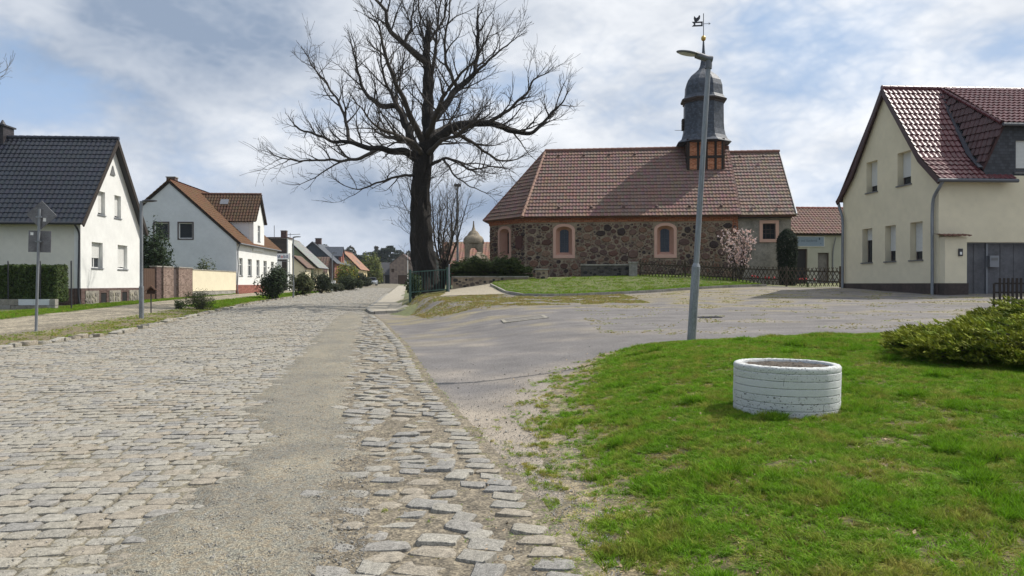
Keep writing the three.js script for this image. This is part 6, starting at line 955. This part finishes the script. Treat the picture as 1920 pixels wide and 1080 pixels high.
{ // --- the leaning street lamp
  const d = 13.9, x = X(1296, d), t = thing('street_lamp', 'tall leaning galvanised street lamp with flat oval head by the lawn', 'street lamp', x, hy(x, d) - 0.04, d, 0); t.rotation.z = -0.061;
  part(t, 'lower_pole', cyl(0.078, 0.076, 1.42, 0, 0, 0, 20), M.galv); part(t, 'collar', cyl(0.076, 0.052, 0.06, 0, 1.42, 0, 20), M.galv); part(t, 'upper_pole', cyl(0.052, 0.044, 3.6, 0, 1.48, 0, 20), M.galv); const dr = part(t, 'access_door', bx(-0.035, 0.6, 0.062, 0.035, 0.95, 0.081), M.galv); part(dr, 'lock', cyl(0.008, 0.008, 0.004, 0, 0.78, 0.08, 6), M.darkMetal);
  const hm = std([0.13, 0.135, 0.15], { roughness: 0.5, metalness: 0.3 }), head = new THREE.SphereGeometry(1, 28, 16); head.scale(0.225, 0.035, 0.125); head.rotateZ(-0.1); head.translate(-0.37, 5.235, 0);
  const hd = part(t, 'lamp_head', head, hm);
  part(hd, 'neck', (() => { const q = [V3(-0.24, 5.215, 0), V3(-0.13, 5.185, 0), V3(-0.02, 5.155, 0), V3(0.06, 5.15, 0)], g = new THREE.TubeGeometry(new THREE.CatmullRomCurve3(q), 12, 0.06, 12); const p = g.attributes.position; for (let i = 0; i < p.count; i++) p.setZ(i, p.getZ(i) * 1.15); return g; })(), hm);
  part(hd, 'lens', (() => { const g = new THREE.SphereGeometry(1, 24, 8, 0, Math.PI * 2, Math.PI / 2, Math.PI / 2); g.scale(0.18, 0.022, 0.095); g.rotateZ(-0.1); g.translate(-0.38, 5.217, 0); return g; })(), std([0.42, 0.42, 0.38], { roughness: 0.25 }));
  part(hd, 'bracket', tube([V3(0, 4.98, 0), V3(0, 5.06, 0), V3(-0.01, 5.14, 0)], 0.062, 8, 14), hm);
}
function armLamp(label, px, d, h, s = 1, group) { const x = X(px, d), t = thing('street_lamp', label, 'street lamp', x, hy(x, d) - 0.03, d, 0, group); part(t, 'lower_pole', cyl(0.085 * s, 0.085 * s, 1.3, 0, 0, 0, 14), M.galv); part(t, 'upper_pole', cyl(0.062 * s, 0.055 * s, h - 1.3, 0, 1.3, 0, 14), M.galv); const a = new THREE.SphereGeometry(1, 18, 10); a.scale(0.3, 0.045, 0.11); a.translate(0.32, h + 0.01, 0); const m = part(t, 'lamp_head', a, M.darkMetal); part(m, 'arm', bar(V3(-0.02, h - 0.05, 0), V3(0.2, h, 0), 0.05, 8), M.galv); return t; }
armLamp('grey street lamp with short flat arm beside the bird house', 265, 29.5, 4.55, 1.05);
armLamp('slim street lamp rising behind the dark evergreen bush', 550, 62, 4.9, 0.8); armLamp('far street lamp with white box before the red brick house', 623, 93, 4.6, 0.9);
{ const d = 93, x = X(627, d), t = thing('junction_box', 'small white utility box at the foot of the far lamp', 'utility box', x, hy(x, d), d - 0.6, 0); part(t, 'body', bx(-0.25, 0, -0.15, 0.25, 1.25, 0.15), M.frameW); part(t, 'roof', bx(-0.29, 1.25, -0.19, 0.29, 1.31, 0.19), M.concrete); }
{ const d = 56, x = X(858, d), t = thing('floodlight_mast', 'tall thin mast with floodlight behind the old tree', 'mast', x, hy(x, d), d, 0); part(t, 'pole', cyl(0.1, 0.06, 7.3, 0, 0, 0, 10), M.galv); part(t, 'floodlight', bx(-0.25, 7.3, -0.12, 0.25, 7.48, 0.12), M.darkMetal); const d2 = 150, x2 = X(764.5, d2), u = thing('flagpole', 'thin white pole in front of the stone barn', 'pole', x2, hy(x2, d2), d2, 0); part(u, 'pole', cyl(0.08, 0.06, 6.2, 0, 0, 0, 8), M.frameW); part(u, 'tip', new THREE.SphereGeometry(0.1, 8, 6).translate(0, 6.25, 0), M.frameW); }
{ // --- road sign seen from behind
  const d = 22, x = X(67, d), t = thing('road_sign', 'grey back of a diamond and a square road sign on one post', 'road sign', x, hy(x, d) - 0.03, d, 0.1); t.rotation.z = -0.03; const back = std([0.2, 0.205, 0.225], { roughness: 0.6, metalness: 0.2, t: tRough, bump: 0.0005 });
  part(t, 'post', cyl(0.038, 0.038, 3.55, 0, 0, 0, 12), M.galv);
  const q = bx(-0.29, -0.29, -0.012, 0.29, 0.29, 0.012); q.rotateZ(Math.PI / 4); q.translate(0.03, 3.38, -0.06); const dm = part(t, 'diamond_plate', q, back); part(dm, 'sticker', bx(0.08, 3.2, -0.047, 0.16, 3.3, -0.044), M.frameW); part(dm, 'clamp', bx(-0.08, 3.3, -0.046, 0.08, 3.34, 0.045), M.galv);
  const sq = part(t, 'square_plate', bx(-0.3, 2.32, -0.072, 0.31, 2.93, -0.048), back); part(sq, 'sticker', bx(-0.25, 2.8, -0.047, -0.17, 2.88, -0.044), M.frameW); part(sq, 'clamp', bx(-0.08, 2.6, -0.046, 0.08, 2.64, 0.045), M.galv);
}
{ const d = 33, x = X(283, d), t = thing('bird_house', 'small wooden bird house with pitched roof on a thin post', 'bird house', x, hy(x, d), d, 0.4); part(t, 'post', cyl(0.025, 0.025, 0.85, 0, 0, 0, 8), M.darkMetal); part(t, 'tray', bx(-0.2, 0.85, -0.16, 0.2, 0.88, 0.16), M.wood); part(t, 'back', flat([[-0.16, 0.88], [0.16, 0.88], [0.16, 1.0], [0, 1.16], [-0.16, 1.0]], [], 0.02), M.wood); for (const s of [-1, 1]) { const g = bx(-0.02, 0, -0.22, 0.36, 0.02, 0.22); g.rotateZ(s > 0 ? -0.75 : 0.75 + Math.PI); if (s < 0) g.rotateX(0); g.translate(0, 1.2, 0); part(t, 'roof_board', g, std([0.17, 0.085, 0.05], { t: tWood })); } }
{ // --- green railing round the old tree
  const m = std([0.018, 0.06, 0.05], { roughness: 0.55 }), run = (label, a, b, n, h) => { const dx = b[0] - a[0], dd = b[1] - a[1], L = Math.hypot(dx, dd), t = thing('railing', label, 'railing', a[0], 0, a[1], Math.atan2(dd, dx)), yB = hy(...b), yA = Math.max(hy(...a), yB - 0.14), yy = (u) => mix(yA, yB, u / L); for (const u of [0, L]) part(t, 'post', bx(u - 0.045, yy(u) - 0.6, -0.045, u + 0.045, yy(u) + h + 0.12, 0.045), m); part(t, 'top_rail', beam(V3(0.05, yy(0) + h, 0), V3(L - 0.05, yy(L) + h, 0), 0.04, 0.05), m); part(t, 'bottom_rail', beam(V3(0.05, yy(0) + 0.14, 0), V3(L - 0.05, yy(L) + 0.14, 0), 0.04, 0.05), m); for (let i = 1; i < n; i++) { const u = L * i / n; part(t, 'bar', cyl(0.014, 0.014, h - 0.2, u, yy(u) + 0.17, 0, 6), m); } };
  const A = [X(769, 38.4), 38.4], B = [X(839, 39.7), 39.7], C = [A[0] - 0.9, 45], E = [B[0] - 0.3, 45.5];
  run('green metal railing in front of the old tree trunk', A, B, 13, 1.15); run('green railing side running beside the pavement', [A[0] - 0.02, A[1] + 0.12], C, 40, 1.15); run('green railing side towards the memorial', [B[0], B[1] + 0.12], E, 34, 1.15);
  const p = thing('pipe_post', 'pale galvanised post at the corner of the green railing', 'post', X(842, 39.5), hy(B[0], 39.5) - 0.1, 39.5, 0); part(p, 'pipe', cyl(0.04, 0.04, 1.5, 0, 0, 0, 10), M.galv); part(p, 'cap', cyl(0.043, 0.02, 0.03, 0, 1.5, 0, 10), M.galv);
}
{ // --- crossed-slat fence at the churchyard, in two runs with posts
  const a = [6.95, 42.3], b = [15.7, 36.9], mid = [11.3, 39.5]; const mats = [M.woodGrey, std([0.075, 0.062, 0.045], { t: tWood }), std([0.12, 0.1, 0.075], { t: tWood })], r = rng(721);
  for (const [p, q, label] of [[a, mid, 'crossed slat fence below the magnolia, churchyard side'], [[mid[0] + 0.06, mid[1] - 0.035], b, 'crossed slat fence between magnolia and cream house']]) {
    const dx = q[0] - p[0], dd = q[1] - p[1], L = Math.hypot(dx, dd), t = thing('lattice_fence', label, 'fence', p[0], 0, p[1], Math.atan2(dd, dx)), yy = (u) => hy(p[0] + dx * u / L, p[1] + dd * u / L) + 0.02, hh = 0.92, off = 0.48;
    for (const s of [1, -1]) for (let u = -off + 0.1; u < L - 0.02; u += 0.185) { let u0 = s > 0 ? u : u + off, u1 = s > 0 ? u + off : u, y0 = 0.04, y1 = hh + 0.04 * r(); const cut = (v) => v < 0 || v > L; if (cut(u0) && cut(u1)) continue; if (cut(u0)) { const c = clamp(u0, 0, L), k = (c - u0) / (u1 - u0); y0 = mix(y0, y1, k); u0 = c; } if (cut(u1)) { const c = clamp(u1, 0, L), k = (c - u0) / (u1 - u0); y1 = mix(y0, y1, k); u1 = c; } if (y1 - y0 < 0.12) continue; part(t, 'slat', bar(V3(u0, yy(clamp(u0, 0, L)) + y0, s * 0.018), V3(u1, yy(clamp(u1, 0, L)) + y1, s * 0.018), 0.02, 5), mats[Math.floor(r() * 3)]); }
    for (const v of [0.25, 0.72]) part(t, 'rail', beam(V3(0, yy(0) + v, -0.06), V3(L, yy(L) + v, -0.06), 0.04, 0.06), mats[1]); for (let u = 0; u <= L + 0.01; u += L / 2) part(t, 'post', cyl(0.05, 0.05, 1.1, clamp(u, 0.05, L - 0.05), yy(u) - 0.1, -0.12, 8), mats[1]);
  }
}
{ // --- dark picket fence before the gate
  const d = 22.4, x0 = X(1866, d), L = 4, t = thing('picket_fence', 'low dark brown picket fence in front of the metal gate', 'fence', x0, hy(x0, d), d, 0.02); for (let i = 0; i < 30; i++) part(t, 'picket', bx(0.1 + i * 0.125, 0.06, 0, 0.16 + i * 0.125, 0.84, 0.025), M.woodDark); for (const y of [0.18, 0.4, 0.66]) part(t, 'rail', bx(0, y, -0.04, L, y + 0.045, -0.002), M.woodDark); for (const u of [0, L]) part(t, 'post', bx(u - 0.03, -0.1, -0.06, u + 0.01, 0.68, -0.004), M.woodDark);
}
{ // --- tulips behind the crossed slats
  const r = rng(731); for (let i = 0; i < 12; i++) { const u = i < 8 ? r() : r(), x = 12.2 + 3.0 * u, d = 39.9 - (x - 12.2) * 0.55 + 0.4 * r(), t = thing('tulip', 'red tulip flowering behind the crossed slat fence', 'flower', x, hy(x, d), d, r() * 6, 'tulips behind the fence'); part(t, 'stem', cyl(0.008, 0.006, 0.34, 0, 0, 0, 5), leafMat([0.06, 0.12, 0.03], { vertexColors: false })); part(t, 'bloom', new THREE.SphereGeometry(0.05, 8, 6).scale(1, 1.35, 1).translate(0, 0.38, 0), std([0.6, 0.05, 0.06])); part(t, 'leaf', (() => { const g = new THREE.ConeGeometry(0.03, 0.28, 4); g.scale(1, 1, 0.2); g.rotateZ(0.3); g.translate(0.05, 0.13, 0); return g; })(), leafMat([0.06, 0.12, 0.03], { vertexColors: false })); }
}
{ // --- covers in the square
  const d = 22.6, x = X(983, d), t = thing('manhole', 'square drain cover with pale stone frame set in the square', 'drain cover', x, hy(x, d) + 0.006, d, 0.1), s = 0.55; t.rotation.x = Math.atan((hy(x, d + 0.4) - hy(x, d - 0.4)) / 0.8); t.rotation.z = Math.atan((hy(x + 0.5, d) - hy(x - 0.5, d)) / 1.0); part(t, 'cover', bx(-s, -0.05, -0.4, s, 0.006, 0.4), std([0.20, 0.19, 0.175], { t: tRough, bump: 0.01 })); for (const g of [bx(-s - 0.1, -0.05, 0.402, s + 0.1, 0.014, 0.5), bx(-s - 0.1, -0.05, -0.5, s + 0.1, 0.014, -0.402), bx(-s - 0.1, -0.05, -0.4, -s - 0.002, 0.011, 0.4), bx(s + 0.002, -0.05, -0.4, s + 0.1, 0.011, 0.4)]) part(t, 'frame', g, settMats[2]);
  const d2 = 21, x2 = X(1330, d2), u = thing('gully_grate', 'dark iron gully grate in the asphalt behind the leaning lamp', 'grate', x2, hy(x2, d2) + 0.006, d2, 0); u.rotation.x = Math.atan((hy(x2, d2 + 0.4) - hy(x2, d2 - 0.4)) / 0.8); u.rotation.z = Math.atan((hy(x2 + 0.5, d2) - hy(x2 - 0.5, d2)) / 1.0); part(u, 'frame', merge([bx(-0.3, -0.02, -0.22, 0.3, 0.012, -0.18), bx(-0.3, -0.02, 0.18, 0.3, 0.012, 0.22), bx(-0.3, -0.02, -0.18, -0.26, 0.012, 0.18), bx(0.26, -0.02, -0.18, 0.3, 0.012, 0.18)]), M.darkMetal); for (let i = 0; i < 7; i++) part(u, 'bar', bx(-0.24 + i * 0.075, -0.02, -0.178, -0.205 + i * 0.075, 0.01, 0.178), M.darkMetal);
}
{ // --- the car parked far down the street
  const d = 146, x = X(698, d), t = thing('parked_car', 'light grey car parked at the kerb far down the street', 'car', x, hy(x, d), d, 0.1), body = std([0.42, 0.45, 0.5], { roughness: 0.25, metalness: 0.4 });
  const prof = (pts, w, bev) => { const s = new THREE.Shape(pts.map((p) => new THREE.Vector2(...p))), g = new THREE.ExtrudeGeometry(s, { depth: w - 2 * bev, bevelEnabled: true, bevelSize: bev, bevelThickness: bev, bevelSegments: 2 }); g.translate(0, 0, -w / 2 + bev); g.rotateY(-Math.PI / 2); return uvm(g); };
  part(t, 'body', prof([[-2, 0.35], [2, 0.32], [2.05, 0.6], [1.9, 0.78], [0.95, 0.92], [-1.9, 0.95], [-2.05, 0.7]], 1.75, 0.06), body); const cab = part(t, 'cabin', prof([[0.95, 0.9], [0.25, 1.4], [-1.2, 1.44], [-1.9, 0.93]], 1.5, 0.05), M.glass); part(cab, 'car_roof', bx(-0.68, 1.44, -0.2, 0.68, 1.5, 1.15), body);
  for (const [sx, sz] of [[-1, 1.25], [1, 1.25], [-1, -1.25], [1, -1.25]]) { const g = new THREE.CylinderGeometry(0.32, 0.32, 0.22, 18); g.rotateZ(Math.PI / 2); g.translate(sx * 0.78, 0.32, sz); const w = part(t, 'wheel', g, M.darkMetal); const k = new THREE.CylinderGeometry(0.19, 0.19, 0.03, 12); k.rotateZ(Math.PI / 2); k.translate(sx * 0.9, 0.32, sz); part(w, 'rim', k, M.zinc); }
  for (const s of [-1, 1]) part(t, 'headlight', bx(s * 0.45 - 0.18, 0.62, 1.98, s * 0.45 + 0.18, 0.76, 2.12), M.frameW); part(t, 'grille', bx(-0.4, 0.4, 2.08, 0.4, 0.58, 2.14), M.darkMetal); part(t, 'number_plate', bx(-0.26, 0.42, 2.141, 0.26, 0.53, 2.155), M.frameW);
}
renderer.render(scene, camera);
